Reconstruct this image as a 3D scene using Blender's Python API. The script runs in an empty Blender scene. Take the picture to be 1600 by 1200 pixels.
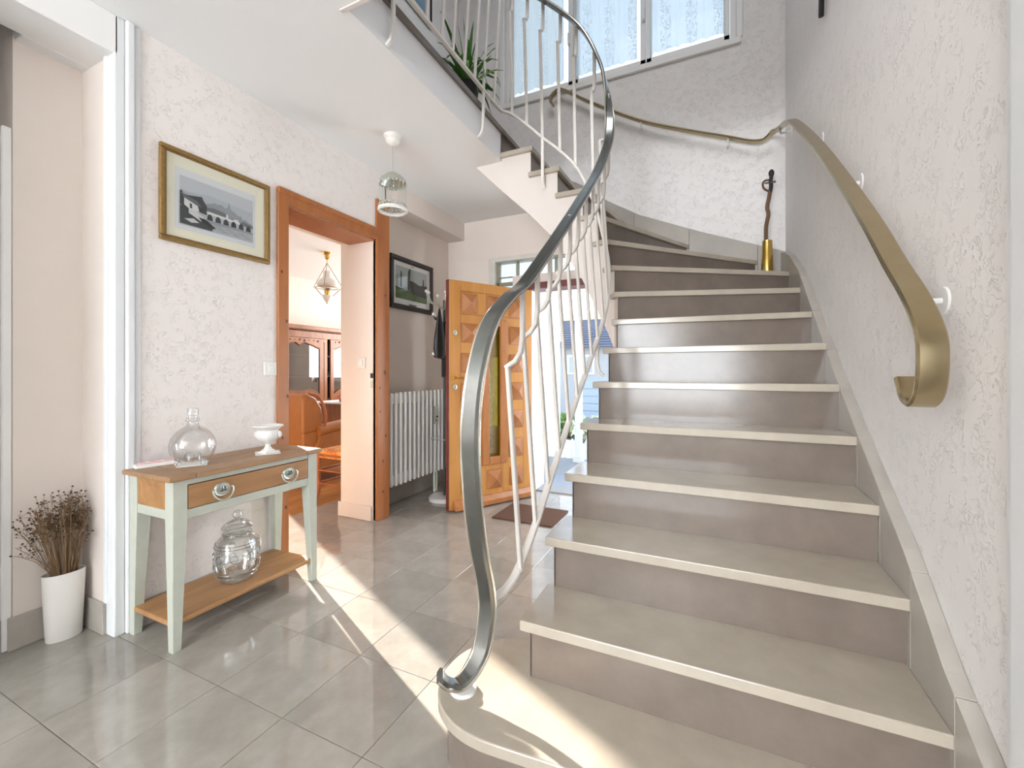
import bpy, bmesh, math, random
from mathutils import Vector, Matrix
random.seed(7)
C = bpy.context.scene.collection
SC = bpy.context.scene
PI = math.pi

# ---------------------------------------------------------------- camera, world, lights, exposure
cam = bpy.data.objects.new('camera', bpy.data.cameras.new('camera')); C.objects.link(cam)
cam.location = (0, 0, 1.0704); cam.rotation_euler = (PI/2, 0, 0.4346)
cam.data.sensor_width = 36; cam.data.lens = 36*673.346/1600; cam.data.shift_y = -20.2/1600
cam.data.clip_start = 0.02
SC.camera = cam

W = bpy.data.worlds.new('world'); SC.world = W; W.use_nodes = True
wn = W.node_tree.nodes; wl = W.node_tree.links; wn.clear()
wo = wn.new('ShaderNodeOutputWorld'); wb = wn.new('ShaderNodeBackground')
tc = wn.new('ShaderNodeTexCoord'); sx = wn.new('ShaderNodeSeparateXYZ'); wr = wn.new('ShaderNodeValToRGB')
wl.new(tc.outputs['Generated'], sx.inputs[0]); wl.new(sx.outputs['Z'], wr.inputs[0])
wr.color_ramp.elements[0].color = (.86, .93, 1, 1); wr.color_ramp.elements[1].color = (.42, .66, 1, 1)
wl.new(wr.outputs[0], wb.inputs[0]); wb.inputs[1].default_value = 2.2; wl.new(wb.outputs[0], wo.inputs[0])

SUN_AZ = (0.9113, -0.4119)          # the way the light travels over the floor
SUN_EL = math.radians(17.3)
sd = Vector((SUN_AZ[0]*math.cos(SUN_EL), SUN_AZ[1]*math.cos(SUN_EL), -math.sin(SUN_EL)))
sun = bpy.data.objects.new('sun', bpy.data.lights.new('sun', 'SUN')); C.objects.link(sun)
sun.rotation_euler = sd.to_track_quat('-Z', 'Y').to_euler(); sun.location = (-9, 6, 6)
sun.data.energy = 27; sun.data.angle = math.radians(.6); sun.data.color = (1, .93, .82)

def area(name, loc, aim, sx_, sy_, energy, color=(1, 1, 1)):
    o = bpy.data.objects.new(name, bpy.data.lights.new(name, 'AREA')); C.objects.link(o)
    o.location = loc; o.rotation_euler = Vector(aim).to_track_quat('-Z', 'Y').to_euler()
    o.data.shape = 'RECTANGLE'; o.data.size = sx_; o.data.size_y = sy_; o.data.energy = energy; o.data.color = color
    return o
area('rear_fill_light', (-.85, -6.4, 1.35), (0, 1, 0), 2.6, 2.1, 205, (.92, .965, 1))  # fill lamp added far behind the camera, out of view
area('landing_fill_light', (-.45, 1.3, 5.1), (0, .12, -1), 1.3, 1.3, 24, (.97, .98, 1))  # unseen fill lamp added above the stairwell
area('upward_fill_light', (-.7, -3.2, 1.75), (0, .1, 1), .6, .6, 185, (.94, .975, 1))  # upward fill lamp added behind the camera to brighten the ceiling
area('side_room_fill_light', (-4.1, 6.1, 1.6), (0, -1, 0), 1.7, 1.3, 62, (1, .97, .93))  # fill lamp added by the side room's second window
area('entry_fill_light', (-.36, 3.76, .95), (-.5, -1, .08), .5, 1.5, 42, (.95, .98, 1))  # fill lamp added out of sight behind the stair to brighten the entry
SC.view_settings.view_transform = 'Standard'; SC.view_settings.look = 'None'
SC.view_settings.gamma = 1; SC.view_settings.use_curve_mapping = False
SC.view_settings.exposure = 0.4
SC.cycles.use_denoising = True

# ---------------------------------------------------------------- materials
MATS = {}
def mat(name, col=(.8, .8, .8), rough=.5, metal=0, spec=.5, noise=None, bump=None, vary=0, coat=0, trans=0, wood=None, emit=None):
    """noise=(scale, strength, colour2); bump=(scale, strength, detail); vary = value change object by object; wood=(scale vec, colour2, strength)"""
    if name in MATS: return MATS[name]
    m = bpy.data.materials.new(name); m.use_nodes = True; nt = m.node_tree; N = nt.nodes; Lk = nt.links
    b = N['Principled BSDF']
    b.inputs['Base Color'].default_value = (*col, 1); b.inputs['Roughness'].default_value = rough
    b.inputs['Metallic'].default_value = metal; b.inputs['Specular IOR Level'].default_value = spec
    b.inputs['Coat Weight'].default_value = coat; b.inputs['Transmission Weight'].default_value = trans
    tcn = N.new('ShaderNodeTexCoord'); cur = None
    if noise:
        t = N.new('ShaderNodeTexNoise'); t.inputs['Scale'].default_value = noise[0]; t.inputs['Detail'].default_value = 8; t.inputs['Roughness'].default_value = .65
        Lk.new(tcn.outputs['Object'], t.inputs['Vector'])
        r = N.new('ShaderNodeValToRGB'); r.color_ramp.elements[0].position = .5-noise[1]; r.color_ramp.elements[1].position = .5+noise[1]
        r.color_ramp.elements[0].color = (*noise[2], 1); r.color_ramp.elements[1].color = (*col, 1)
        Lk.new(t.outputs['Fac'], r.inputs[0]); cur = r.outputs[0]
    if wood:
        mp = N.new('ShaderNodeMapping'); mp.inputs['Scale'].default_value = wood[0]; Lk.new(tcn.outputs['Object'], mp.inputs[0])
        oi = N.new('ShaderNodeObjectInfo'); cx = N.new('ShaderNodeVectorMath'); cx.operation = 'ADD'
        ms = N.new('ShaderNodeMath'); ms.operation = 'MULTIPLY'; ms.inputs[1].default_value = 37
        Lk.new(oi.outputs['Random'], ms.inputs[0]); Lk.new(mp.outputs[0], cx.inputs[0]); Lk.new(ms.outputs[0], cx.inputs[1])
        t = N.new('ShaderNodeTexNoise'); t.inputs['Scale'].default_value = 1; t.inputs['Detail'].default_value = 7; t.inputs['Distortion'].default_value = 1.2
        Lk.new(cx.outputs[0], t.inputs['Vector'])
        r = N.new('ShaderNodeValToRGB'); r.color_ramp.elements[0].position = .5-wood[2]; r.color_ramp.elements[1].position = .5+wood[2]
        r.color_ramp.elements[0].color = (*wood[1], 1); r.color_ramp.elements[1].color = (*col, 1)
        Lk.new(t.outputs['Fac'], r.inputs[0]); cur = r.outputs[0]
    if vary:
        oi2 = N.new('ShaderNodeObjectInfo'); mr = N.new('ShaderNodeMapRange'); mr.inputs['To Min'].default_value = 1-vary; mr.inputs['To Max'].default_value = 1+vary
        Lk.new(oi2.outputs['Random'], mr.inputs['Value'])
        hs = N.new('ShaderNodeHueSaturation'); Lk.new(mr.outputs[0], hs.inputs['Value'])
        if cur: Lk.new(cur, hs.inputs['Color'])
        else: hs.inputs['Color'].default_value = (*col, 1)
        cur = hs.outputs[0]
    if cur: Lk.new(cur, b.inputs['Base Color'])
    if bump:
        t = N.new('ShaderNodeTexNoise'); t.inputs['Scale'].default_value = bump[0]; t.inputs['Detail'].default_value = bump[2]; t.inputs['Distortion'].default_value = .8
        Lk.new(tcn.outputs['Object'], t.inputs['Vector'])
        bp = N.new('ShaderNodeBump'); bp.inputs['Strength'].default_value = bump[1]; bp.inputs['Distance'].default_value = .004
        Lk.new(t.outputs['Fac'], bp.inputs['Height']); Lk.new(bp.outputs[0], b.inputs['Normal'])
    if emit: b.inputs['Emission Color'].default_value = (*emit[0], 1); b.inputs['Emission Strength'].default_value = emit[1]
    MATS[name] = m; return m

def plaster(name, col, col2, strength):
    """roughcast paper: ridged strokes in relief, darker in their hollows"""
    m = bpy.data.materials.new(name); m.use_nodes = True; N = m.node_tree.nodes; Lk = m.node_tree.links
    b = N['Principled BSDF']; b.inputs['Roughness'].default_value = .75; b.inputs['Specular IOR Level'].default_value = .25
    t0 = N.new('ShaderNodeTexCoord')
    n1 = N.new('ShaderNodeTexNoise'); n1.inputs['Scale'].default_value = 34; n1.inputs['Detail'].default_value = 4; n1.inputs['Distortion'].default_value = 1.6
    n2 = N.new('ShaderNodeTexNoise'); n2.inputs['Scale'].default_value = 22; n2.inputs['Detail'].default_value = 3
    Lk.new(t0.outputs['Object'], n1.inputs[0]); Lk.new(t0.outputs['Object'], n2.inputs[0])
    s = N.new('ShaderNodeMath'); s.operation = 'SUBTRACT'; s.inputs[1].default_value = .5
    a = N.new('ShaderNodeMath'); a.operation = 'ABSOLUTE'
    mr = N.new('ShaderNodeMapRange'); mr.inputs['From Max'].default_value = .035
    Lk.new(n1.outputs['Fac'], s.inputs[0]); Lk.new(s.outputs[0], a.inputs[0]); Lk.new(a.outputs[0], mr.inputs['Value'])
    n3 = N.new('ShaderNodeMapRange'); n3.inputs['From Min'].default_value = .46; n3.inputs['From Max'].default_value = .6
    n3.inputs['To Min'].default_value = 1; n3.inputs['To Max'].default_value = 0
    Lk.new(n2.outputs['Fac'], n3.inputs['Value'])
    mx0 = N.new('ShaderNodeMath'); mx0.operation = 'MAXIMUM'; Lk.new(mr.outputs[0], mx0.inputs[0]); Lk.new(n3.outputs[0], mx0.inputs[1])
    r = N.new('ShaderNodeMix'); r.data_type = 'RGBA'; r.inputs['A'].default_value = (*col2, 1); r.inputs['B'].default_value = (*col, 1)
    Lk.new(mx0.outputs[0], r.inputs['Factor']); Lk.new(r.outputs['Result'], b.inputs['Base Color'])
    bp = N.new('ShaderNodeBump'); bp.inputs['Strength'].default_value = strength; bp.inputs['Distance'].default_value = .006
    Lk.new(mx0.outputs[0], bp.inputs['Height']); Lk.new(bp.outputs[0], b.inputs['Normal'])
    MATS[name] = m; return m

def glass(name, tint=(1, 1, 1), rough=.0, refl=.9, base=0.04):
    """thin glass: clear with an angle-dependent mirror coat"""
    m = bpy.data.materials.new(name); m.use_nodes = True; N = m.node_tree.nodes; Lk = m.node_tree.links; N.clear()
    o = N.new('ShaderNodeOutputMaterial'); t = N.new('ShaderNodeBsdfTransparent'); g = N.new('ShaderNodeBsdfGlossy'); mx = N.new('ShaderNodeMixShader')
    t.inputs[0].default_value = (*tint, 1); g.inputs['Roughness'].default_value = rough
    lw = N.new('ShaderNodeLayerWeight'); lw.inputs[0].default_value = .35
    mr = N.new('ShaderNodeMapRange'); mr.inputs['To Min'].default_value = base; mr.inputs['To Max'].default_value = refl
    Lk.new(lw.outputs['Facing'], mr.inputs['Value']); Lk.new(mr.outputs[0], mx.inputs[0])
    Lk.new(t.outputs[0], mx.inputs[1]); Lk.new(g.outputs[0], mx.inputs[2]); Lk.new(mx.outputs[0], o.inputs[0])
    MATS[name] = m; return m

def lace(name, see):
    m = bpy.data.materials.new(name); m.use_nodes = True; N = m.node_tree.nodes; Lk = m.node_tree.links; N.clear()
    o = N.new('ShaderNodeOutputMaterial'); t = N.new('ShaderNodeBsdfTransparent'); d = N.new('ShaderNodeBsdfDiffuse'); tr = N.new('ShaderNodeBsdfTranslucent')
    d.inputs[0].default_value = (.82, .86, .88, 1); tr.inputs[0].default_value = (.60, .70, .72, 1)
    m1 = N.new('ShaderNodeMixShader'); m1.inputs[0].default_value = .6; m2 = N.new('ShaderNodeMixShader')
    Lk.new(d.outputs[0], m1.inputs[1]); Lk.new(tr.outputs[0], m1.inputs[2])
    # woven figure: vertical lace bands with flower dots
    tcn = N.new('ShaderNodeTexCoord'); sp = N.new('ShaderNodeSeparateXYZ'); Lk.new(tcn.outputs['Object'], sp.inputs[0])
    k = N.new('ShaderNodeMath'); k.operation = 'MULTIPLY'; k.inputs[1].default_value = 5.2; Lk.new(sp.outputs['X'], k.inputs[0])
    f = N.new('ShaderNodeMath'); f.operation = 'FRACT'; Lk.new(k.outputs[0], f.inputs[0])
    lt = N.new('ShaderNodeMath'); lt.operation = 'LESS_THAN'; lt.inputs[1].default_value = .42; Lk.new(f.outputs[0], lt.inputs[0])
    v = N.new('ShaderNodeTexVoronoi'); v.inputs['Scale'].default_value = 60; Lk.new(tcn.outputs['Object'], v.inputs[0])
    g = N.new('ShaderNodeMath'); g.operation = 'LESS_THAN'; g.inputs[1].default_value = .42; Lk.new(v.outputs['Distance'], g.inputs[0])
    mu = N.new('ShaderNodeMath'); mu.operation = 'MULTIPLY'; Lk.new(lt.outputs[0], mu.inputs[0]); Lk.new(g.outputs[0], mu.inputs[1])
    ma = N.new('ShaderNodeMapRange'); ma.inputs['To Min'].default_value = 1-see; ma.inputs['To Max'].default_value = .98; Lk.new(mu.outputs[0], ma.inputs['Value'])
    Lk.new(ma.outputs[0], m2.inputs[0]); Lk.new(t.outputs[0], m2.inputs[1]); Lk.new(m1.outputs[0], m2.inputs[2]); Lk.new(m2.outputs[0], o.inputs[0])
    MATS[name] = m; return m

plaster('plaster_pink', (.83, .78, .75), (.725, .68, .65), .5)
plaster('plaster_lit', (.83, .805, .79), (.765, .745, .73), .5)  # same plaster as the left wall, stairwell light put into its colour
mat('paint_pink', (.79, .71, .65), .7, noise=(9, .3, (.765, .685, .625)), bump=(45, .12, 3))
mat('paint_white', (.84, .83, .815), .55)
mat('ceiling_white', (.85, .855, .85), .8, bump=(90, .08, 2))
mat('stair_plaster', (.72, .66, .615), .7, bump=(60, .1, 2))
mat('slab_white', (.82, .82, .83), .5, bump=(45, .1, 2))
mat('trim_white', (.75, .765, .775), .4)
mat('limestone_floor', (.37, .345, .31), .045, spec=.9, noise=(7, .17, (.29, .265, .235)), vary=.10)
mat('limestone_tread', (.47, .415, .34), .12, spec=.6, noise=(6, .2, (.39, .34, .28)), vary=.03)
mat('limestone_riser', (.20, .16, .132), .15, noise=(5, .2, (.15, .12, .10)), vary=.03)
mat('limestone_skirting', (.45, .415, .37), .3, noise=(6, .2, (.37, .34, .30)), vary=.06)
mat('joint', (.30, .27, .24), .8)
mat('parquet', (.55, .28, .10), .28, wood=((16, 1.6, 16), (.36, .15, .05), .2), vary=.22)
mat('pine', (.42, .155, .045), .35, wood=((14, 14, 1.8), (.33, .11, .035), .2))
mat('pine_knot', (.10, .03, .012), .5)
mat('door_oak', (.53, .255, .07), .32, wood=((9, 9, 1.4), (.41, .18, .045), .22))
mat('door_oak_dark', (.42, .175, .06), .27, wood=((9, 9, 2.5), (.33, .125, .04), .22))
mat('door_edge', (.16, .035, .025), .4)
mat('lintel_red', (.12, .022, .018), .4)
mat('table_oak', (.46, .25, .105), .5, wood=((14, 2, 14), (.30, .15, .06), .2))
mat('table_top', (.37, .22, .115), .45, wood=((14, 2, 14), (.25, .14, .07), .22))
mat('sage_paint', (.50, .52, .45), .5, noise=(25, .3, (.44, .46, .39)))
mat('cabinet_wood', (.34, .135, .055), .32, wood=((10, 10, 2), (.22, .075, .03), .2))
mat('cabinet_dark', (.075, .05, .04), .6)
mat('leather', (.43, .175, .05), .38, noise=(12, .3, (.35, .135, .035)), bump=(120, .15, 2))
mat('rush_wood', (.42, .14, .045), .35, wood=((12, 12, 2), (.30, .085, .03), .2))
mat('cushion_print', (.78, .40, .10), .8, noise=(14, .06, (.60, .16, .04)))
mat('steel', (.27, .28, .27), .22, metal=1, noise=(30, .3, (.21, .22, .21)))
mat('steel_bright', (.74, .71, .63), .16, metal=1)
mat('brass_rail', (.47, .385, .24), .25, metal=1, noise=(18, .3, (.40, .32, .18)))
mat('bronze', (.20, .13, .055), .4, metal=.7)
mat('brass', (.72, .48, .13), .22, metal=1)
mat('gold_frame', (.36, .225, .085), .42, metal=.6, noise=(60, .3, (.22, .13, .04)))
mat('white_metal', (.78, .745, .70), .4)
mat('white_enamel', (.80, .79, .77), .35)
mat('black', (.012, .012, .013), .45)
mat('frame_black', (.018, .010, .009), .3)
mat('ceramic_white', (.80, .79, .76), .35)
mat('vase_white', (.76, .74, .70), .55)
mat('paper', (.82, .81, .79), .9)
mat('mount_cream', (.74, .72, .58), .85)
mat('mount_white', (.74, .75, .74), .85)
mat('pink', (.78, .52, .52), .5)
mat('dry_stem', (.21, .125, .06), .85)
mat('dry_head', (.075, .042, .025), .9)
mat('dry_head_light', (.20, .12, .07), .9)
mat('coir', (.135, .062, .035), .95, noise=(160, .3, (.09, .04, .022)), bump=(220, .8, 2))
mat('mat_grey', (.34, .36, .40), .95, noise=(70, .3, (.26, .28, .32)))
mat('marble', (.75, .74, .72), .2, noise=(12, .2, (.60, .60, .59)))
mat('window_stone', (.70, .68, .62), .5, noise=(14, .2, (.60, .58, .52)))
mat('olive', (.30, .27, .19), .5)
mat('leaf', (.075, .22, .035), .45, vary=.2)
mat('leaf_light', (.26, .46, .14), .45)
mat('pot_black', (.015, .012, .012), .5)
mat('pewter', (.52, .55, .49), .35, metal=.7)
mat('dark_wood', (.13, .065, .035), .5, bump=(40, .5, 3))
mat('switch_white', (.80, .78, .74), .4)
mat('red', (.5, .05, .04), .4); mat('blue_art', (.06, .19, .33), .5, noise=(7, .22, (.30, .47, .60)))
mat('book_a', (.10, .26, .22), .6); mat('book_b', (.45, .10, .09), .6); mat('book_c', (.62, .58, .5), .6)
mat('street_white', (.80, .80, .78), .8); mat('asphalt', (.17, .17, .18), .9); mat('house_render', (.42, .44, .46), .9); mat('slate', (.15, .16, .21), .6)
mat('cream', (.72, .66, .42), .6); mat('grey_blue', (.38, .46, .55), .5); mat('hedge', (.13, .22, .07), .9); mat('hedge_pale', (.40, .45, .36), .9)
mat('concrete', (.30, .30, .30), .9)
glass('glass'); glass('ware_glass', (.985, .992, .99), .0, .95, .06); glass('emboss_glass', (.80, .85, .85), .0, .9, .12); glass('yellow_glass', (.78, .66, .10), .25, .45, .12)
glass('cabinet_glass', (.42, .45, .47), .02, .8, .16)
glass('picture_glass', (1, 1, 1), .0, .16, .0)
glass('frosted', (.97, .99, .97), .3, .3, .06)
lace('lace', .2)
# fluted ribbing of the fanlight glass, tooled yellow glass
def add_bump(mname, scale, strength):
    m = MATS[mname]; N = m.node_tree.nodes; Lk = m.node_tree.links
    t = N.new('ShaderNodeTexNoise'); t.inputs['Scale'].default_value = scale; tcn = N.new('ShaderNodeTexCoord'); Lk.new(tcn.outputs['Object'], t.inputs[0])
    bp = N.new('ShaderNodeBump'); bp.inputs['Strength'].default_value = strength; bp.inputs['Distance'].default_value = .01; Lk.new(t.outputs['Fac'], bp.inputs['Height'])
    for n in N:
        if n.type == 'BSDF_GLOSSY': Lk.new(bp.outputs[0], n.inputs['Normal'])
add_bump('yellow_glass', 40, .9)

# ---------------------------------------------------------------- builders
class MB:
    def __init__(s): s.v = []; s.f = []; s.mi = []; s.cur = 0
    def add(s, vs, fs):
        o = len(s.v); s.v += [Vector(p) for p in vs]
        for f in fs: s.f.append([o+i for i in f]); s.mi.append(s.cur)
        return s
    def box(s, x0, x1, y0, y1, z0, z1):
        return s.add([(x0,y0,z0),(x1,y0,z0),(x1,y1,z0),(x0,y1,z0),(x0,y0,z1),(x1,y0,z1),(x1,y1,z1),(x0,y1,z1)],
                     [(0,3,2,1),(4,5,6,7),(0,1,5,4),(1,2,6,5),(2,3,7,6),(3,0,4,7)])
    def prism(s, pts, z0, z1):
        n = len(pts); a = sum(pts[i][0]*pts[(i+1)%n][1]-pts[(i+1)%n][0]*pts[i][1] for i in range(n))
        if a < 0: pts = pts[::-1]
        return s.add([(p[0],p[1],z0) for p in pts]+[(p[0],p[1],z1) for p in pts],
                     [tuple(range(n))[::-1], tuple(range(n, 2*n))]+[(i,(i+1)%n,n+(i+1)%n,n+i) for i in range(n)])
    def prism_ax(s, pts, a0, a1, axis):
        """pts in the plane across the axis: axis x -> (y,z), axis y -> (x,z)"""
        t = MB().prism(pts, a0, a1)
        f = (lambda p: (p.z, p.x, p.y)) if axis == 'x' else (lambda p: (p.x, p.z, p.y))
        fs = t.f if axis == 'x' else [q[::-1] for q in t.f]
        return s.add([f(p) for p in t.v], fs)
    def lathe(s, prof, cx=0, cy=0, n=24, mod=None, sx=1, sy=1):
        vs = []; fs = []; m = len(prof)
        for i in range(n):
            a = 2*PI*i/n
            for (r, z) in prof:
                rr = r*(mod(a, z) if mod else 1)
                vs.append((cx+rr*math.cos(a)*sx, cy+rr*math.sin(a)*sy, z))
        for i in range(n):
            j = (i+1) % n
            for k in range(m-1): fs.append((i*m+k, j*m+k, j*m+k+1, i*m+k+1))
        return s.add(vs, fs)
    def sphere(s, c, r, n=10, sz=1):
        return s.lathe_at(c, [(max(1e-5, r*math.sin(PI*k/n)), -r*sz*math.cos(PI*k/n)) for k in range(n+1)], n+2)
    def lathe_at(s, c, prof, n=12):
        o = len(s.v); s.lathe(prof, n=n)
        for i in range(o, len(s.v)): s.v[i] = s.v[i]+Vector(c)
        return s
    def tube(s, pts, r, n=8, closed=False, r1=None):
        """round bar along points; radius may taper to r1"""
        pts = [Vector(p) for p in pts]; m = len(pts); vs = []; up = Vector((0, 0, 1)); prev = None
        for i, p in enumerate(pts):
            if closed: t = pts[(i+1)%m]-pts[i-1]
            else: t = pts[min(i+1, m-1)]-pts[max(i-1, 0)]
            t.normalize()
            if prev is None:
                a = up if abs(t.dot(up)) < .95 else Vector((1, 0, 0)); u = t.cross(a).normalized()
            else: u = (prev-t*prev.dot(t)).normalized()
            prev = u; w = t.cross(u); rr = r if r1 is None else r+(r1-r)*i/(m-1)
            for k in range(n): vs.append(p+u*rr*math.cos(2*PI*k/n)+w*rr*math.sin(2*PI*k/n))
        fs = []
        for i in range(m if closed else m-1):
            j = (i+1) % m
            for k in range(n): fs.append((i*n+k, i*n+(k+1)%n, j*n+(k+1)%n, j*n+k))
        if not closed: fs += [tuple(range(n))[::-1], tuple(range((m-1)*n, m*n))]
        return s.add(vs, fs)
    def ribbon(s, pts, sides, w, th, rnd=.35):
        """flat bar along points: w along the side vector, th across; edges rounded"""
        pts = [Vector(p) for p in pts]; m = len(pts); vs = []; e = th*rnd
        prof = [(-w/2, -th/2+e), (-w/2, th/2-e), (-w/2+e, th/2), (w/2-e, th/2), (w/2, th/2-e), (w/2, -th/2+e), (w/2-e, -th/2), (-w/2+e, -th/2)]
        for i, p in enumerate(pts):
            t = (pts[min(i+1, m-1)]-pts[max(i-1, 0)]).normalized(); sv = Vector(sides[i]); sv = (sv-t*sv.dot(t)).normalized(); nv = sv.cross(t)
            for (a, b) in prof: vs.append(p+sv*a+nv*b)
        n = 8; fs = [tuple(range(n)), tuple(range((m-1)*n, m*n))[::-1]]
        for i in range(m-1):
            for k in range(n): fs.append((i*n+k, (i+1)*n+k, (i+1)*n+(k+1)%n, i*n+(k+1)%n))
        return s.add(vs, fs)
    def quads(s, a, b):
        n = len(a); return s.add(list(a)+list(b), [(i, i+1, n+i+1, n+i) for i in range(n-1)])
    def build(s, name, m, parent=None, smooth=False, bevel=0, world=True, seg=1, origin=None, kind=None, solid=0):
        me = bpy.data.meshes.new(name); off = Vector((0, 0, 0))
        if parent is not None and world: off = wloc(parent)
        o_ = Vector(origin) if origin is not None else off
        me.from_pydata([tuple(v-o_) for v in s.v], [], s.f)
        ms = m if isinstance(m, (list, tuple)) else [m]
        for q in ms: me.materials.append(MATS[q])
        for p, k in zip(me.polygons, s.mi): p.material_index = k
        bm = bmesh.new(); bm.from_mesh(me); bmesh.ops.recalc_face_normals(bm, faces=bm.faces); bm.to_mesh(me); bm.free()
        if smooth:
            me.polygons.foreach_set('use_smooth', [True]*len(me.polygons))
            me.set_sharp_from_angle(angle=math.radians(38))
        o = bpy.data.objects.new(name, me); C.objects.link(o)
        if parent is not None: o.parent = parent
        if origin is not None: o.location = o_-(off if parent is not None else Vector((0, 0, 0)))
        if bevel:
            b = o.modifiers.new('bevel', 'BEVEL'); b.width = bevel; b.segments = seg; b.limit_method = 'ANGLE'; b.angle_limit = math.radians(40)
        if solid:
            b = o.modifiers.new('solid', 'SOLIDIFY'); b.thickness = solid; b.offset = 0
        if kind: o['kind'] = kind
        return o
def wloc(o):
    p = Vector((0, 0, 0))
    while o is not None: p = p+o.location; o = o.parent
    return p
def tag(o, label, cat, group=None):
    o['label'] = label; o['category'] = cat
    if group: o['group'] = group
    return o
def thing(name, label, cat, loc=(0, 0, 0), rotz=0, group=None):
    o = bpy.data.objects.new(name, None); C.objects.link(o); o.empty_display_size = .1
    o.location = loc; o.rotation_euler = (0, 0, rotz); return tag(o, label, cat, group)
def struct(name, mb, m, bevel=0, **k):
    o = mb.build(name, m, bevel=bevel, **k); o['kind'] = 'structure'; return o
def bx(*a): return MB().box(*a)
def copy(o, parent, loc, rot=None, name=None):
    c = o.copy(); C.objects.link(c); c.parent = parent; c.location = loc
    if rot is not None: c.rotation_euler = rot
    return c
def spline(pts, n=8):
    """Catmull-Rom through points"""
    P = [Vector(p) for p in pts]; out = []
    for i in range(len(P)-1):
        p0 = P[max(i-1, 0)]; p1 = P[i]; p2 = P[i+1]; p3 = P[min(i+2, len(P)-1)]
        for k in range(n):
            t = k/n
            out.append(.5*((2*p1)+(p2-p0)*t+(2*p0-5*p1+4*p2-p3)*t*t+(3*p1-p0-3*p2+p3)*t**3))
    return out+[P[-1]]
def lerp(a, b, t): return a+(b-a)*t

# ================================================================ ROOM SHELL
XW = -2.174; XR = .475; YB = 3.61; ZC = 2.5; XN = -2.43; YF = -6.6
# floor of the hall with its stone tiles
fl = struct('floor', bx(-3.7, XR+.2, YF-.1, YB+.15, -.2, -.006), 'joint')
tile_me = None; T = .3235
for i in range(-2, 9):
    for j in range(-3, 12):
        x0 = -2.174+i*T; y0 = .585+(j-2)*T
        if x0+T > XR+.2 or y0 > YB: continue
        y1 = min(y0+T, YB+.14)
        if tile_me is None or y1-y0 < T-.01:
            t = bx(-T/2+.0009, T/2-.0009, -T/2+.0009, -T/2+(y1-y0)-.0009, -.012, 0).build('tile', 'limestone_floor', fl, world=False, bevel=.0006)
            if tile_me is None: tile_me = t
            t.location = (x0+T/2, y0+T/2, 0)
        else: copy(tile_me, fl, (x0+T/2, y0+T/2, 0))
# parquet of the side room
pf = struct('floor_side_room', bx(-5.75, XW-.01, .92, 6.25, -.2, -.0055), 'joint')
pl = None
for i in range(37):
    x0 = XW-.012-(i+1)*.0957; off = random.uniform(-.9, 0); y = .92+off
    while y < 6.2:
        a, b = max(y, .93), min(y+1.15, 6.2)
        if x0 > XN-.02: a, b = max(a, 1.69), min(b, 2.36)
        y += 1.15
        if b-a < .08: continue
        p = bx(0, .0945, 0, b-a-.0015, -.012, -.0005).build('plank', 'parquet', pf, world=False); p.location = (x0, a, 0)
# ceiling slab of the hall, open over the stair
c1 = MB().box(-2.62, -1.31, YF, YB, ZC, 2.69).box(-1.31, XR, YF, 1.262, ZC, 2.69).box(-3.7, -2.62, YF, .9, ZC, 2.69)
struct('ceiling', c1, 'ceiling_white')
struct('trim_slab_edge', MB().box(-1.3098, -1.305, 1.262, 2.63, ZC-.001, 2.688).box(-1.31, XR, 1.262, 1.267, ZC-.001, 2.688), 'slab_white')
struct('floor_landing', MB().box(-2.62, -1.288, YF, YB, 2.69, 2.72).box(-1.288, XR, YF, 1.285, 2.69, 2.72), 'limestone_riser')
struct('trim_opening', bx(-1.335, XR, 1.255, 1.275, ZC-.006, ZC), 'stair_plaster', bevel=.002)
struct('ceiling_upper', bx(-2.62, XR+.2, YF-.1, YB+.2, 5.2, 5.35), 'ceiling_white')
struct('wall_upper_left', bx(-2.45, -2.26, YF, YB, 2.72, 5.2), 'plaster_lit')
# right wall
struct('wall_right', bx(XR, XR+.2, YF-.1, YB+.2, 0, 5.2), 'plaster_lit')
struct('trim_right', MB().box(XR-.018, XR, .9, 1.028, 0, 2.3).box(XR-.026, XR, .9, 1.0, 0, 2.3), 'trim_white', bevel=.004)
# left wall (with the doorway), beam, recessed part by the entrance
D0, D1, DZ = 1.672, 2.372, 2.008
wl_ = MB().box(XN, XW, .97, D0, 0, ZC).box(XN, XW, D0, D1+.11, DZ, ZC)
wl_.box(XN, XW, D1, D1+.105, 0, DZ)
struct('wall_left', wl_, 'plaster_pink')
struct('wall_left_entry', bx(-2.45, -2.36, D1+.1, YB, 0, ZC), 'paint_pink')
struct('trim_entry_beam', bx(-2.36, XW, D1+.1, YB, 2.332, ZC), 'paint_pink')
# opening to the corridor on the left with its white casing and header
struct('trim_header', MB().box(-2.375, XW+.004, YF, .907, 2.345, ZC).box(XN-.02, -2.375, .7, .907, 2.345, ZC), 'paint_white', bevel=.004)
tr = MB().box(-2.235, XW+.004, .893, .93, 0, ZC).box(-2.2, XW+.018, .93, .958, 0, ZC).box(-2.2, XW+.008, .958, .982, 0, ZC).box(-2.24, -2.214, .885, .93, 0.13, 2.345)
struct('trim_casing', tr, 'trim_white', bevel=.006, seg=2)
struct('wall_niche', MB().box(-2.60, -2.44, .695, .98, 0, ZC).box(-2.44, -2.235, .897, .98, 0, ZC), 'paint_pink')
struct('wall_corridor', MB().box(-3.7, -2.60, .695, .78, 0, ZC).box(-3.7, -3.55, -1.4, .7, 0, ZC).box(-3.7, XN, -1.5, -1.4, 0, ZC).box(XN, XW, YF, .27, 0, ZC), 'plaster_pink')  # last box: unseen wall added to keep the rear fill off the niche
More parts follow.
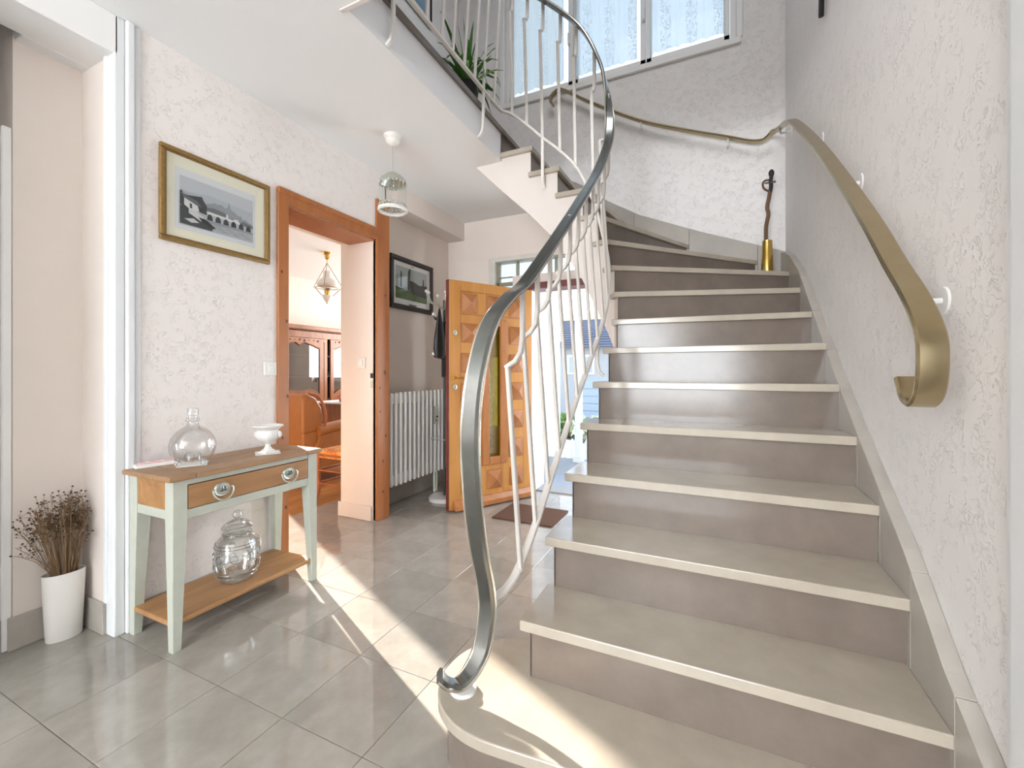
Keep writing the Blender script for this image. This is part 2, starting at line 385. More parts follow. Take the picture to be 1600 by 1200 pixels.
# corridor door with its white casing
cd = struct('door_1', bx(-3.35, -2.486, .672, .69, .01, 1.95), 'grey_blue'); 
struct('trim_corridor_door', MB().box(-2.484, -2.4405, .666, .6945, 0, 2.005).box(-3.4, -2.4845, .666, .6945, 1.955, 2.005), 'paint_white', bevel=.004)
bx(-2.57, -2.527, .660, .672, .93, 1.075).build('door_plate', 'black', cd, bevel=.003)
MB().tube([(-2.556, .66, 1.0), (-2.556, .625, 1.0), (-2.60, .622, 1.0), (-2.66, .622, .99)], .008).build('door_handle', 'steel', cd, smooth=True)
# back wall: front door, fanlight, high windows
wb_ = MB()
def wallseg(x0, x1, z0, z1): wb_.box(x0, x1, YB, YB+.2, z0, z1)
DX0, DX1, DH = -1.435, -.62, 1.78
wallseg(-2.62, -1.90, 0, 3.53); wallseg(-1.90, -1.66, 0, .55); wallseg(-1.66, DX0, 0, 1.945)
wallseg(DX0, DX1, DH, 1.945); wallseg(-.8, DX1, 1.945, 3.53); wallseg(DX1, XR+.2, DH, 3.53); wallseg(-.62, -.1, 0, .1); wallseg(-.1, XR+.2, 0, DH); wallseg(-1.90, -.8, 2.12, 3.53)
wallseg(-2.62, -1.755, 3.53, 5.2); wallseg(-1.755, .165, 4.75, 5.2); wallseg(.165, XR+.2, 3.53, 5.2)
struct('wall_back', wb_, 'plaster_lit')
struct('wall_entry_lining', MB().box(-2.36, -1.905, YB-.02, YB, 0, ZC).box(-1.905, -1.30, YB-.02, YB, 2.125, ZC).box(-1.66, DX0, YB-.02, YB, 0, 1.94).box(DX0, DX1, YB-.02, YB, 1.836, 1.94), 'paint_pink')
# unseen rear wall behind the camera, opened up for the added fill lamp
struct('wall_rear', MB().box(-2.6, -1.95, YF-.15, YF, 0, 5.2).box(.25, XR+.2, YF-.15, YF, 0, 5.2).box(-2.0, .3, YF-.15, YF, 2.45, 5.2).box(-2.0, .3, YF-.15, YF, 0, .2), 'plaster_lit')
# side room
struct('wall_side_room', MB().box(-5.93, -5.73, .4, 2.0, 0, ZC).box(-5.93, -5.73, 3.65, 6.4, 0, ZC).box(-5.93, -5.73, 2.0, 3.65, 0, .75).box(-5.93, -5.73, 2.0, 3.65, 2.2, ZC)
       .box(-5.93, -2.61, .80, .92, 0, ZC).box(-5.93, -5.0, 6.2, 6.4, 0, ZC).box(-3.2, -2.2, 6.2, 6.4, 0, ZC).box(-5.0, -3.2, 6.2, 6.4, 0, .85).box(-5.0, -3.2, 6.2, 6.4, 2.3, ZC), 'paint_pink')
struct('wall_side_room_near', MB().box(-2.5, XN-.001, .92, D0-.001, 0, ZC).box(-2.5, XN-.001, D0-.001, D1+.001, DZ, ZC).box(-2.47, -2.451, D1+.1, 6.2, 0, ZC), 'paint_pink')
struct('wall_reveal', MB().box(-2.5, -2.19, D1-.004, D1, .0, DZ), 'paint_pink')
struct('ceiling_side_room', bx(-5.93, -2.44, .905, 6.4, ZC+.001, 2.7), 'ceiling_white')
struct('wall_wing_outside', MB().box(-2.48, -2.15, YB+.2, 6.42, -.6, 8).box(-6, -2.48, 6.41, 6.5, 2.4, 8).box(-6, -2.46, .2, 6.4, 2.72, 2.9), 'street_white')  # unseen height raised to keep the sun off the high curtains
# windows of the side room (sun comes in through the first; the second is added for fill)
def casement(name, axis, a0, a1, z0, z1, c, n, matn='paint_white', pane='glass', fw=.045):
    """frame with n sashes; axis 'x': runs along x at y=c, 'y': runs along y at x=c"""
    def B(p0, p1, q0, q1, d): 
        m = MB()
        return m.box(p0, p1, c-d, c+d, q0, q1) if axis == 'x' else m.box(c-d, c+d, p0, p1, q0, q1)
    w = B(a0, a1, z0, z0+fw, .035)
    for m in (B(a0, a1, z1-fw, z1, .035), B(a0, a0+fw, z0, z1, .035), B(a1-fw, a1, z0, z1, .035)): w.add(m.v, m.f)
    o = struct(name, w, matn, bevel=.004)
    sw = (a1-a0-2*fw)/n
    for k in range(n):
        s0 = a0+fw+k*sw+.003; s1 = s0+sw-.006; r = .042; q0 = z0+fw+.004; q1 = z1-fw-.004
        s = B(s0, s1, q0, q0+r, .025)
        for m in (B(s0, s1, q1-r, q1, .025), B(s0, s0+r, q0, q1, .025), B(s1-r, s1, q0, q1, .025)): s.add(m.v, m.f)
        so = s.build('sash', matn, o, bevel=.004)
        B(s0+r-.004, s1-r+.004, q0+r-.004, q1-r+.004, .002).build('pane', pane, so)
    return o
casement('window_1', 'y', 2.0, 3.65, .75, 2.2, -5.83, 1)
casement('window_2', 'x', -5.0, -3.2, .85, 2.3, 6.32, 2)

# ---- skirtings
bs = MB().box(XW, XW+.014, .985, 1.61, 0, .105)
struct('baseboard_left', bs, 'limestone_skirting', bevel=.002)
struct('baseboard_niche', MB().box(-2.44, -2.425, .68, .885, 0, .125).box(-2.44, -2.236, .883, .897, 0, .125).box(-2.484, -2.44, .655, .6655, 0, .125), 'limestone_skirting', bevel=.002)
struct('baseboard_entry', MB().box(-2.36, -2.345, D1+.11, YB-.02, 0, .13).box(-2.345, -1.91, YB-.035, YB-.02, 0, .13), 'limestone_skirting', bevel=.002)
struct('baseboard_reveal', MB().box(-2.52, -2.2, D1-.018, D1-.004, 0, .105), 'paint_pink', bevel=.004)

# ---- doorway lining in knotty pine
dc = struct('trim_doorway', MB().box(XW-.002, XW+.016, D0-.068, D0, 0, 2.085), 'pine', bevel=.004)
MB().box(XW-.002, XW+.016, D0, D1+.035, DZ, 2.085).box(XW-.002, XW+.026, D0-.07, D1+.03, 2.055, 2.087).box(XW-.25, XW, D0, D1, DZ-.012, DZ).build('header', 'pine', dc, bevel=.004)
MB().box(-2.212, XW+.018, D1+.0, D1+.13, 0, 2.30).build('post', 'pine', dc, bevel=.004)
MB().box(XW-.25, XW, D0-.003, D0+.001, 0, DZ).build('lining', 'pine', dc)
for y, z, s in [(1.65, .31, .009), (1.64, .62, .008), (1.66, .93, .009), (1.63, .70, .008), (1.655, 1.35, .008), (1.625, 1.62, .008), (2.45, 1.06, .015), (2.40, .78, .008), (2.46, .60, .01), (2.43, .42, .009), (2.455, 1.62, .008), (2.43, .20, .009), (2.40, .95, .008)]:
    k = MB().lathe([(1e-4, .0015), (s*.6, .001), (s, 0)], n=8); k.v = [Vector((XW+.0175+(0.0015 if y > 2 else 0), y+p.x*.8, z+p.y*1.2)) for p in k.v]
    k.build('knot', 'pine_knot', dc)
for z, h in ((1.02, .035), (.95, .05)): bx(-2.215, -2.19, D1-.0058, D1-.0035, z, z+h).build('strike_plate', 'black' if h < .04 else 'pewter', dc)

# ================================================================ STAIR
R = .17
I = {k: (-.512, .7288+.2129*k) for k in range(2, 9)}
I.update({9: (-.516, 2.515), 10: (-.54, 2.57), 11: (-.585, 2.598), 12: (-.645, 2.610), 13: (-.72, 2.615), 14: (-.883, 2.615), 15: (-1.068, 2.615), 16: (-1.286, 2.615)})
YS = 3.575
O = {k: (.441, .7288+.2129*k) for k in range(2, 8)}
O.update({8: (.441, 2.506), 9: (.441, 2.816), 10: (.441, 3.198), 11: (.30, YS), 12: (-.16, YS), 13: (-.57, YS), 14: (-.86, YS), 15: (-1.068, YS), 16: (-1.286, YS)})
ST = thing('staircase', 'polished beige limestone staircase with a winding turn, rising along the white wall', 'stairs', (0, 1.2, 0))
def shifted(k, d, ins=.025):
    """nosing line k moved back (up the stair) by d, inner end pulled in"""
    a = Vector(I[k]); b = Vector(O[k]); t = (b-a).normalized(); n = Vector((-t.y, t.x))
    a2 = a+n*d+t*ins; b2 = b+n*d
    if k <= 10: b2.x = .441
    else: b2.y = YS
    return a2, b2
# first step: the wide block with a rounded end
out = [(-.487, 1.37), (-.565, 1.34), (-.613, 1.321), (-.659, 1.292), (-.693, 1.25), (-.722, 1.19), (-.731, 1.129), (-.722, 1.06), (-.69, .998), (-.645, .957), (-.59, .932), (-.52, .922), (-.42, .928), (-.306, .937), (.441, .9417)]
def inset(p, d):
    q = []
    for i, a in enumerate(p):
        a = Vector(a); pr = Vector(p[max(i-1, 0)]); nx = Vector(p[min(i+1, len(p)-1)]); t = (nx-pr).normalized(); q.append(tuple(a+Vector((-t.y, t.x))*d))
    return q
fine = [tuple(p.xy) for p in spline([(a[0], a[1], 0) for a in out[:-1]], 4)]+[out[-1]]
cap = [(.441, 1.37)]
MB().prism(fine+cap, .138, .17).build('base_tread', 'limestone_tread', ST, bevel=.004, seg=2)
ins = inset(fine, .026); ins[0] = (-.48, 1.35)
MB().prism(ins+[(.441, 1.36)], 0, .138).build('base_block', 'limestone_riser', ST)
for k in range(2, 16):
    zt = R*k; a, b = Vector(I[k]), Vector(O[k]); a2, b2 = shifted(k+1, .03, -.0 if k > 7 else 0)
    poly = [tuple(a), tuple(b)]
    if k == 10: poly.append((.441, YS))
    poly += [tuple(b2), tuple(a2)]
    if k == 7: poly = [tuple(I[7]), tuple(O[7]), (.441, 2.53), (-.512, 2.462)]
    o = MB().prism(poly, zt-.03, zt).build('tread', 'limestone_tread', ST, bevel=.003, seg=2)
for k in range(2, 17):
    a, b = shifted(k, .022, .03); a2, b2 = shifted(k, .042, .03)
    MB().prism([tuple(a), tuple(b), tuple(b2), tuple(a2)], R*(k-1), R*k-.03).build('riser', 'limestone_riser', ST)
# the plastered underside and inner side
zs = {2: 0, 3: .03, 4: .2, 5: .37, 6: .54, 7: .72, 8: .90, 9: 1.06, 10: 1.2, 11: 1.32, 12: 1.46, 13: 1.64, 14: 1.90, 15: 2.10, 16: 2.305}
ul, ur, sd_ = [], [], MB()
for k in range(2, 17):
    a, b = shifted(k, .0205); ul.append((a.x, a.y, zs[k])); ur.append((b.x, b.y, zs[k]))
    if k < 16:
        c_, d_ = shifted(k+1, .0205)
        sd_.add([(a.x, a.y, zs[k]), (c_.x, c_.y, zs[k+1]), (c_.x, c_.y, R*k-.028), (a.x, a.y, R*k-.028)], [(0, 1, 2, 3)])
ul.append((-1.505, 2.639, 2.502)); ur.append((-1.505, YS, 2.502))
sd_.add([(-1.3065, 2.64, 2.305), (-1.505, 2.639, 2.502), (-1.306, 2.639, 2.502), (-1.306, 2.639, 2.69), (-1.3065, 2.639, 2.69)], [(0, 1, 2, 3, 4)])
MB().quads(ul, ur).build('soffit', 'stair_plaster', ST, smooth=True)
sd_.build('inner_string', 'stair_plaster', ST, smooth=True)
# stone string along the walls, one slab per step
top = [(.96, .30), (1.076, .375), (1.198, .445), (1.415, .62), (1.694, .795), (1.966, .975), (2.246, 1.172), (2.544, 1.39), (2.888, 1.645), (3.2, 1.80), (3.42, 1.875), (YS+.02, 1.915)]
def interp(tb, v):
    for (a, za), (b, zb) in zip(tb, tb[1:]):
        if (a <= v <= b) or (a >= v >= b): return za+(zb-za)*(v-a)/(b-a)
    return tb[-1][1]
ys = [.96]+[O[k][1] for k in range(2, 11)]+[YS]
for y0, y1, k in zip(ys, ys[1:], range(1, 12)):
    mid = [y for y, _ in top if y0+.03 < y < y1-.03]
    pts = [(y0+.0008, max(0, R*k-.2))]+[(y1-.0008, max(0, R*k-.2))]+[(y, interp(top, y)) for y in [y1-.0008]+mid[::-1]+[y0+.0008]]
    MB().prism_ax(pts, .4405, XR, 'x').build('string_slab', 'limestone_skirting', ST, bevel=.002)
topb = [(XR, 1.915), (.284, 1.99), (-.055, 2.12), (-.526, 2.325), (-.783, 2.48), (-1.0, 2.65), (-1.286, 2.82)]
xs = [XR, .30, -.16, -.57, -.86, -1.068, -1.286]
for x0, x1, k in zip(xs, xs[1:], range(10, 17)):
    mid = [x for x, _ in topb if x1+.03 < x < x0-.03]
    pts = [(x1+.0008, R*k-.25), (x0-.0008, R*k-.25), (x0-.0008, interp(topb, x0))]+[(x, interp(topb, x)) for x in mid]+[(x1+.0008, interp(topb, x1))]
    MB().prism_ax(pts, YS, YB, 'y').build('string_slab', 'limestone_skirting', ST, bevel=.002)

# ---- balustrade
BL = thing('stair_balustrade', 'white metal stair balustrade with jogged bars under a curling steel handrail', 'railing', (-.63, 1.05, .17))
hr = [(-.668, .975, .246), (-.654, .992, .218), (-.630, 1.03, .204), (-.603, 1.082, .26), (-.592, 1.10, .36), (-.588, 1.088, .45), (-.582, 1.03, .60), (-.572, .985, .74), (-.562, .955, .90), (-.553, .965, 1.05), (-.547, 1.03, 1.195), (-.542, 1.14, 1.285), (-.54, 1.26, 1.35), (-.54, 1.5, 1.53), (-.54, 1.75, 1.725), (-.54, 2.0, 1.925), (-.54, 2.2, 2.09), (-.54, 2.38, 2.27), (-.542, 2.5, 2.42), (-.552, 2.565, 2.58), (-.575, 2.585, 2.76), (-.62, 2.585, 2.95), (-.74, 2.585, 3.19), (-.97, 2.585, 3.435), (-1.15, 2.585, 3.585), (-1.235, 2.55, 3.65), (-1.265, 2.46, 3.68), (-1.27, 2.2, 3.685), (-1.27, 1.3, 3.685)]
hp = spline(hr, 8); hs = []
for i, p in enumerate(hp):
    t = hp[min(i+2, len(hp)-1)]-hp[max(i-2, 0)]
    if i < 24: w = i/24; v = Vector((lerp(.45, 1, w), lerp(-.9, 0, w), 0))
    elif p.z < 1.3: v = Vector((1, 0, 0))
    else: v = Vector((t.y, -t.x, 0))
    hs.append(v.normalized())
for _ in range(6):
    hs = [hs[0]]+[(hs[i-1]+hs[i]*2+hs[i+1]).normalized() for i in range(1, len(hs)-1)]+[hs[-1]]
rail = MB().ribbon(hp, hs, .052, .02, .42).build('handrail', 'steel', BL, smooth=True)
for sg in (-1, 1):
    MB().tube([p+v*.0262*sg for p, v in zip(hp, hs)], .0042, 6).build('edge_bead', 'steel_bright', rail, smooth=True)
np_ = MB().lathe([(1e-4, .19), (.018, .19), (.022, .183), (.036, .18), (.038, .172), (.038, .17)], -.637, 1.047, 24); np_.build('newel_foot', 'white_enamel', BL, smooth=True)
lo = [(-.590, 1.093, .415), (-.582, 1.13, .405), (-.566, 1.18, .413), (-.552, 1.238, .452), (-.545, 1.364, .55), (-.545, 1.613, .755), (-.545, 1.861, .952), (-.545, 2.122, 1.148), (-.545, 2.36, 1.345), (-.547, 2.49, 1.515), (-.565, 2.57, 1.74), (-.63, 2.598, 2.02), (-.70, 2.6, 2.21), (-.77, 2.6, 2.345), (-.872, 2.6, 2.462), (-.99, 2.6, 2.572), (-1.099, 2.6, 2.682), (-1.205, 2.6, 2.775), (-1.255, 2.58, 2.797), (-1.27, 2.53, 2.795), (-1.27, 2.3, 2.79), (-1.27, 1.3, 2.79)]
lp = spline(lo, 6); ls = []
for i, p in enumerate(lp):
    t = lp[min(i+1, len(lp)-1)]-lp[max(i-1, 0)]; ls.append(Vector((t.y, -t.x, 0)).normalized())
MB().ribbon(lp, ls, .024, .016, .2).build('bottom_rail', 'white_metal', BL, smooth=True)
def railz(x, y):
    return min(hp[60:], key=lambda p: (p.x-x)**2+(p.y-y)**2).z
def baluster(f, ang, zj, zt, hook=0, name='baluster'):
    """foot point, outward bearing, jog height and top height above the foot"""
    b = .0085
    P = [(0, -.006), (.0, 0), (.045, zj), (.041, zj+.004), (.018, zj+.018), (.0, zj+.045), (-.006, zj+.085), (-.007, zj+.11), (-.007, zt)]
    m = MB()
    m.ribbon([(p[0], 0, p[1]) for p in P[:3]], [(0, 1, 0)]*3, .019, .013, .2)
    m.ribbon([(p[0], 0, p[1]) for p in [(.051, zj-.003)]+P[3:]], [(0, 1, 0)]*(len(P)-2), .020, .014, .2)
    if hook:
        q = [(0, .0), (0, -hook+.075), (-.003, -hook+.045), (-.013, -hook+.018), (-.036, -hook)]
        m.ribbon([(p[0], 0, p[1]) for p in q], [(0, 1, 0)]*5, .02, .015, .2)
    o = m.build(name, 'white_metal', BL, smooth=True, world=False)
    o.location = Vector(f)-wloc(BL); o.rotation_euler = (0, 0, ang); return o
for y, z in [(1.238, .449), (1.364, .55), (1.489, .652), (1.613, .755), (1.737, .852), (1.861, .95), (1.988, 1.045), (2.117, 1.145), (2.24, 1.245), (2.37, 1.352)]:
    baluster((-.545, y, z), PI, .635, railz(-.54, y)-z-.004, .20 if abs(y-2.24) < .01 else 0)
for x, y, z, a in [(-.547, 2.485, 1.51, 170), (-.572, 2.578, 1.79, 215), (-.655, 2.6, 2.10, 265)]:
    baluster((x, y, z), math.radians(a), .65, railz(x, y)-z-.01)
for x, z in [(-.77, 2.345), (-.872, 2.462), (-.99, 2.572), (-1.099, 2.682), (-1.205, 2.778)]:
    baluster((x, 2.6, z), -PI/2, .656, railz(x, 2.585)-z-.006, .31 if abs(x+.99) < .01 else 0)
for i, y in enumerate([2.457, 2.319, 2.212, 2.096, 1.976, 1.871, 1.74, 1.62, 1.497, 1.38]):
    hk = i in (1, 8)
    baluster((-1.27, y, 2.79), 0, .656, .888, .28 if hk else 0)

# ---- wall handrail
WH = thing('wall_handrail', 'flat brass handrail on rosette brackets, hooked at its lower end, fixed to stairwell wall', 'handrail', (.41, 1.2, 1.1))
xw = .411
wr_ = [(xw, 1.287, 1.055), (xw, 1.262, 1.014), (xw, 1.222, .999), (xw, 1.185, 1.022), (xw, 1.168, 1.08), (xw, 1.178, 1.15), (xw, 1.246, 1.232), (xw, 1.365, 1.335), (xw, 1.62, 1.56), (xw, 2.17, 1.995), (xw, 2.64, 2.33), (xw, 2.95, 2.525), (xw, 3.2, 2.63), (xw-.002, 3.38, 2.70), (xw-.02, 3.48, 2.735), (xw-.06, 3.535, 2.725), (.315, 3.545, 2.715), (.24, 3.545, 2.73), (.1, 3.545, 2.79), (-.2, 3.545, 2.915), (-.519, 3.545, 3.065), (-.9, 3.545, 3.30), (-1.13, 3.545, 3.465), (-1.20, 3.545, 3.495), (-1.262, 3.545, 3.465), (-1.275, 3.545, 3.41), (-1.25, 3.545, 3.378)]
wp = spline(wr_, 8); ws = []
for i, p in enumerate(wp):
    if p.y < 3.36: ws.append(Vector((1, 0, 0)))
    elif p.x < .33: ws.append(Vector((0, 1, 0)))
    else:
        t = min(1, max(0, (p.y-3.36)/.17)); ws.append(Vector((1-t, t*1.0, 0)).normalized())
for _ in range(6): ws = [ws[0]]+[(ws[i-1]+ws[i]*2+ws[i+1]).normalized() for i in range(1, len(ws)-1)]+[ws[-1]]
MB().ribbon(wp, ws, .052, .014, .3).build('rail', 'brass_rail', WH, smooth=True)
def rosette(c, d, zr):
    m = MB().lathe([(1e-4, .004), (.016, .005), (.03, .004), (.033, 0)], n=18)
    q = Vector(d).to_track_quat('Z', 'Y'); m.v = [q @ p+Vector(c) for p in m.v]
    b = m.build('bracket', 'white_enamel', WH, smooth=True)
    c = Vector(c); d = Vector(d); e = c+d*.064; e.z = zr-.012
    MB().tube([c, c+d*.04, c+d*.058, e-Vector((0, 0, max(0.002, zr-.012-c.z)*.5)), e], .0075).build('arm', 'white_enamel', b, smooth=True)
def wz(i, v): return min(wp, key=lambda p: abs(p[i]-v)+(0 if p[1] > 1.17 else 9)).z
for y, z in [(1.293, 1.229), (1.893, 1.733), (2.475, 2.17)]:
    rosette((XR, y, z), (-1, 0, 0), min([p for p in wp if p.x > .4 and p.z > 1.15], key=lambda p: abs(p.y-y)).z)
for x, z in [(-.514, 3.02), (.106, 2.735)]:
    rosette((x, YB, z), (0, -1, 0), min([p for p in wp if p.x < .33], key=lambda p: abs(p.x-x)).z)
rosette((XR, 3.36, 2.655), (-1, 0, 0), 2.70)

# ================================================================ WINDOWS AND CURTAINS UPSTAIRS
hw = struct('window_3', MB().box(-1.80, .195, YB-.022, YB+.0, 3.498, 3.545).box(-1.80, -1.755, YB-.014, YB, 3.545, 4.8).box(.165, .205, YB-.014, YB, 3.545, 4.8), 'paint_white', bevel=.004)
hf = casement('window_4', 'x', -1.755, .165, 3.53, 4.75, YB+.06, 3, fw=.04)
for x in (-1.135, -.505): bx(x-.01, x+.01, YB+.0, YB+.03, 3.92, 4.02).build('window_handle', 'white_enamel', hf, bevel=.004)
def curtain(x0, x1, label):
    m = MB(); n = 60; a, b = [], []; top, bot = [], []
    for i in range(n+1):
        t = i/n; x = lerp(x0, x1, t); d = .007*math.sin(t*31+x0*9)+.004*math.sin(t*67)
        top.append((x, YB+.022+d*.5, 4.66)); bot.append((x+.006*math.sin(t*40), YB+.022+d, 3.625+.006*abs(math.sin(t*24))))
    rows = []
    m.quads(top, bot)
    return tag(m.build('lace_curtain', 'lace', smooth=True, origin=((x0+x1)/2, YB+.02, 3.6)), label, 'curtain', 'lace curtains at the high window')
curtain(-1.655, -1.185, 'white lace curtain in the high window casement nearest the green plant')
curtain(-1.085, -.56, 'white lace curtain in the middle casement of the high stairwell window')
curtain(-.455, .085, 'white lace curtain in the high window casement nearest the brass handrail wall')

# L-shaped glazed light beside and above the front door
fg = struct('window_5', MB().box(-1.905, -1.835, YB-.03, YB+.1, 1.2, 2.125).box(-1.835, -.8, YB-.03, YB+.1, 2.085, 2.125), 'window_stone', bevel=.003)
bx(-1.835, -.8, YB+.04, YB+.06, 1.945, 1.955).build('rail', 'olive', fg); 
for x in (-1.835, -1.644, -1.268, -1.0): bx(x, x+.016, YB+.02, YB+.07, .55, 2.085).build('mullion', 'olive', fg) if x < -1.7 else bx(x, x+.016, YB+.02, YB+.07, 1.945, 2.085).build('mullion', 'olive', fg)
bx(-1.835, -1.66, YB+.02, YB+.07, 1.872, 1.90).build('rail', 'olive', fg)
for x0, x1, z0, z1 in [(-1.82, -1.644, 1.90, 2.085), (-1.82, -1.66, 1.3, 1.872), (-1.628, -1.268, 1.945, 2.085), (-1.252, -1.0, 1.945, 2.085), (-.984, -.8, 1.945, 2.085)]:
    p = bx(x0, x1, YB+.042, YB+.048, z0, z1).build('pane', 'frosted', fg)
    m = MB()
    for k in range(int((x1-x0)/.02)): m.box(x0+.006+k*.02, x0+.014+k*.02, YB+.036, YB+.042, z0, z1)
    m.build('fluting', 'frosted', p)

casement('added_sidelight', 'x', -.57, -.1, .1, DH, YB+.08, 1)  # guessed glazed panel, unseen behind the stair, added to let fill into the entry
# ================================================================ FRONT DOOR
bx(DX0-.04, DX1, YB-.16, YB+.02, DH, 1.835).build('trim_door_head', 'lintel_red', bevel=.004)['kind'] = 'structure'
struct('trim_door_jamb', MB().box(DX0-.045, DX0+.005, YB-.12, YB+.1, 0, DH).box(DX1, DX1+.05, YB-.1, YB+.1, 0, DH), 'paint_white', bevel=.004)
struct('trim_threshold', bx(DX0, DX1, YB-.03, YB+.2, -.004, .012), 'concrete')
FD = thing('front_door', 'open golden oak front door studded with carved pyramids and a yellow glass light', 'door', (-1.425, 3.445, 0), math.radians(-120.1))
LD, TH, HD = .787, .046, 1.765
def fdp(name, mb, m, parent=FD, **k): return mb.build(name, m, parent, world=False, **k)
gx0, gx1, gz0, gz1 = .30, .475, .36, 1.45
lf = MB().box(0, gx0, -TH/2, TH/2, .012, HD).box(gx1, LD, -TH/2, TH/2, .012, HD).box(gx0, gx1, -TH/2, TH/2, .012, gz0).box(gx0, gx1, -TH/2, TH/2, gz1, HD)
fdp('leaf', lf, 'door_oak', bevel=.002)
fdp('edge', bx(LD, LD+.006, -TH/2, TH/2-.004, .012, HD), 'door_edge')
fdp('pane', bx(gx0+.01, gx1-.01, -.004, .004, gz0+.01, gz1-.01), 'yellow_glass')
gf = MB()
for a, b, c, d in [(.27, .335, .32, 1.49), (.44, .505, .32, 1.49)]: gf.box(a, b, TH/2, TH/2+.022, c, d)
for c, d in [(.32, .385), (1.43, 1.49)]: gf.box(.335, .44, TH/2, TH/2+.022, c, d)
fdp('glass_frame', gf, 'door_oak_dark', bevel=.008, seg=2)
rows = [(1.52, 1.675), (1.29, 1.44), (1.06, 1.21), (.829, .976), (.599, .745), (.358, .513), (.123, .278)]
for r, (z0, z1) in enumerate(rows):
    for c, (a, b) in enumerate([(.54, .684), (.312, .456), (.098, .236)]):
        if c == 1 and r not in (0, 6): continue
        w = (b-a)/2; h = (z1-z0)/2; cx, cz = (a+b)/2, (z0+z1)/2; y0 = TH/2
        m = MB().add([(-w, y0, -h), (w, y0, -h), (w, y0, h), (-w, y0, h), (-w+.004, y0+.008, -h+.004), (w-.004, y0+.008, -h+.004), (w-.004, y0+.008, h-.004), (-w+.004, y0+.008, h-.004), (0, y0+.046, 0)],
                     [(0, 1, 5, 4), (1, 2, 6, 5), (2, 3, 7, 6), (3, 0, 4, 7), (4, 5, 8), (5, 6, 8), (6, 7, 8), (7, 4, 8)])
        o = fdp('pyramid_stud', m, 'door_oak_dark'); o.location = (cx, 0, cz)
for z0, z1, a, b in [(1.684, 1.688, .09, .69), (1.508, 1.512, .09, .69)]: fdp('groove', bx(a, b, TH/2-.002, TH/2+.0008, z0, z1), 'door_edge')
for a in (.092, .69): fdp('groove', bx(a-.001, a+.001, TH/2-.002, TH/2+.0006, .1, HD-.04), 'door_edge')
fdp('weather_board', MB().prism_ax([(TH/2, .012), (TH/2+.05, .012), (TH/2+.05, .05), (TH/2+.012, .085), (TH/2, .085)], .004, .756, 'x'), 'door_oak_dark', bevel=.004)
for z, s in [(1.363, .017), (.948, .018)]:
    m = MB().lathe([(1e-4, .006), (s*.55, .006), (s*.6, .009), (s, .006), (s, 0)], n=16); m.v = [Vector((.741+p.x, TH/2+p.z, z+p.y*1.15)) for p in m.v]
    k = fdp('lock_rosette', m, 'pewter', smooth=True)
m = MB().lathe([(1e-4, .008), (.012, .008), (.016, .004), (.017, 0)], n=14); m.v = [Vector((.741+p.x, TH/2+p.z, 1.018+p.y)) for p in m.v]
h = fdp('handle_rosette', m, 'brass', smooth=True)
fdp('lever', MB().tube([(.741, TH/2, 1.018), (.741, TH/2+.045, 1.018), (.72, TH/2+.052, 1.018), (.62, TH/2+.052, 1.013)], .0075), 'brass', parent=h, smooth=True)

# mats
dm = bx(-1.455, -.99, 2.78, 3.15, 0, .012).build('door_mat', 'coir', bevel=.004, origin=(-1.22, 2.96, 0)); tag(dm, 'brown coir door mat lying inside the open front door', 'mat')

# ================================================================ LEFT WALL: PICTURES, SWITCH
def art(name, parent, polys, place):
    """flat print: coloured shapes laid one on another; place maps (u,v,layer) to world"""
    m = MB(); cols = []
    for i, (c, pts) in enumerate(polys):
        if c not in cols: cols.append(c)
        m.cur = cols.index(c); m.add([place(u, v, i) for u, v in pts], [tuple(range(len(pts)))])
    names = []
    for c in cols:
        n = 'print_%02d_%02d_%02d' % tuple(int(99*q) for q in c); mat(n, c, .8); names.append(n)
    return m.build(name, names, parent)
def framed(label, x, y0, y1, z0, z1, fw, fm, mountm, depth=.02, cat='picture'):
    P = thing('framed_picture', label, cat, (x, (y0+y1)/2, (z0+z1)/2))
    f = MB()
    def mould(a0, a1, b0, b1):
        f.box(x, x+depth, a0, a1, b0, b1)
    mould(y0, y1, z0, z0+fw); mould(y0, y1, z1-fw, z1); mould(y0, y0+fw, z0+fw, z1-fw); mould(y1-fw, y1, z0+fw, z1-fw)
    f.build('frame', fm, P, bevel=.005, seg=2)
    i = MB(); s = fw*.28; q0, q1, r0, r1 = y0+fw, y1-fw, z0+fw, z1-fw
    i.box(x, x+depth*.7, q0, q1, r0, r0+s).box(x, x+depth*.7, q0, q1, r1-s, r1).box(x, x+depth*.7, q0, q0+s, r0, r1).box(x, x+depth*.7, q1-s, q1, r0, r1)
    i.build('slip', fm, P, bevel=.002)
    bx(x, x+.006, q0, q1, r0, r1).build('mount', mountm, P)
    bx(x+.0125, x+.0135, q0+.001, q1-.001, r0+.001, r1-.001).build('pane', 'picture_glass', P)
    return P
P1 = framed('gilt framed grey engraving of a river town and arched bridge, above the console table', XW+.001, 1.045, 1.556, 1.643, 2.064, .021, 'gold_frame', 'mount_cream')
A0, A1, B0, B1 = 1.105, 1.478, 1.712, 1.986
def pl1(u, v, i): return (XW+.0075+i*.00012, lerp(A0, A1, u), lerp(B0, B1, v))
def arch(u, w, h, b=.26, n=8): return [(u-w/2, b)]+[(u-w/2*math.cos(PI*k/n), b+h*.35+h*.65*math.sin(PI*k/n)) for k in range(n+1)]+[(u+w/2, b)]
g = lambda v: (v, v*1.03, v*1.06)
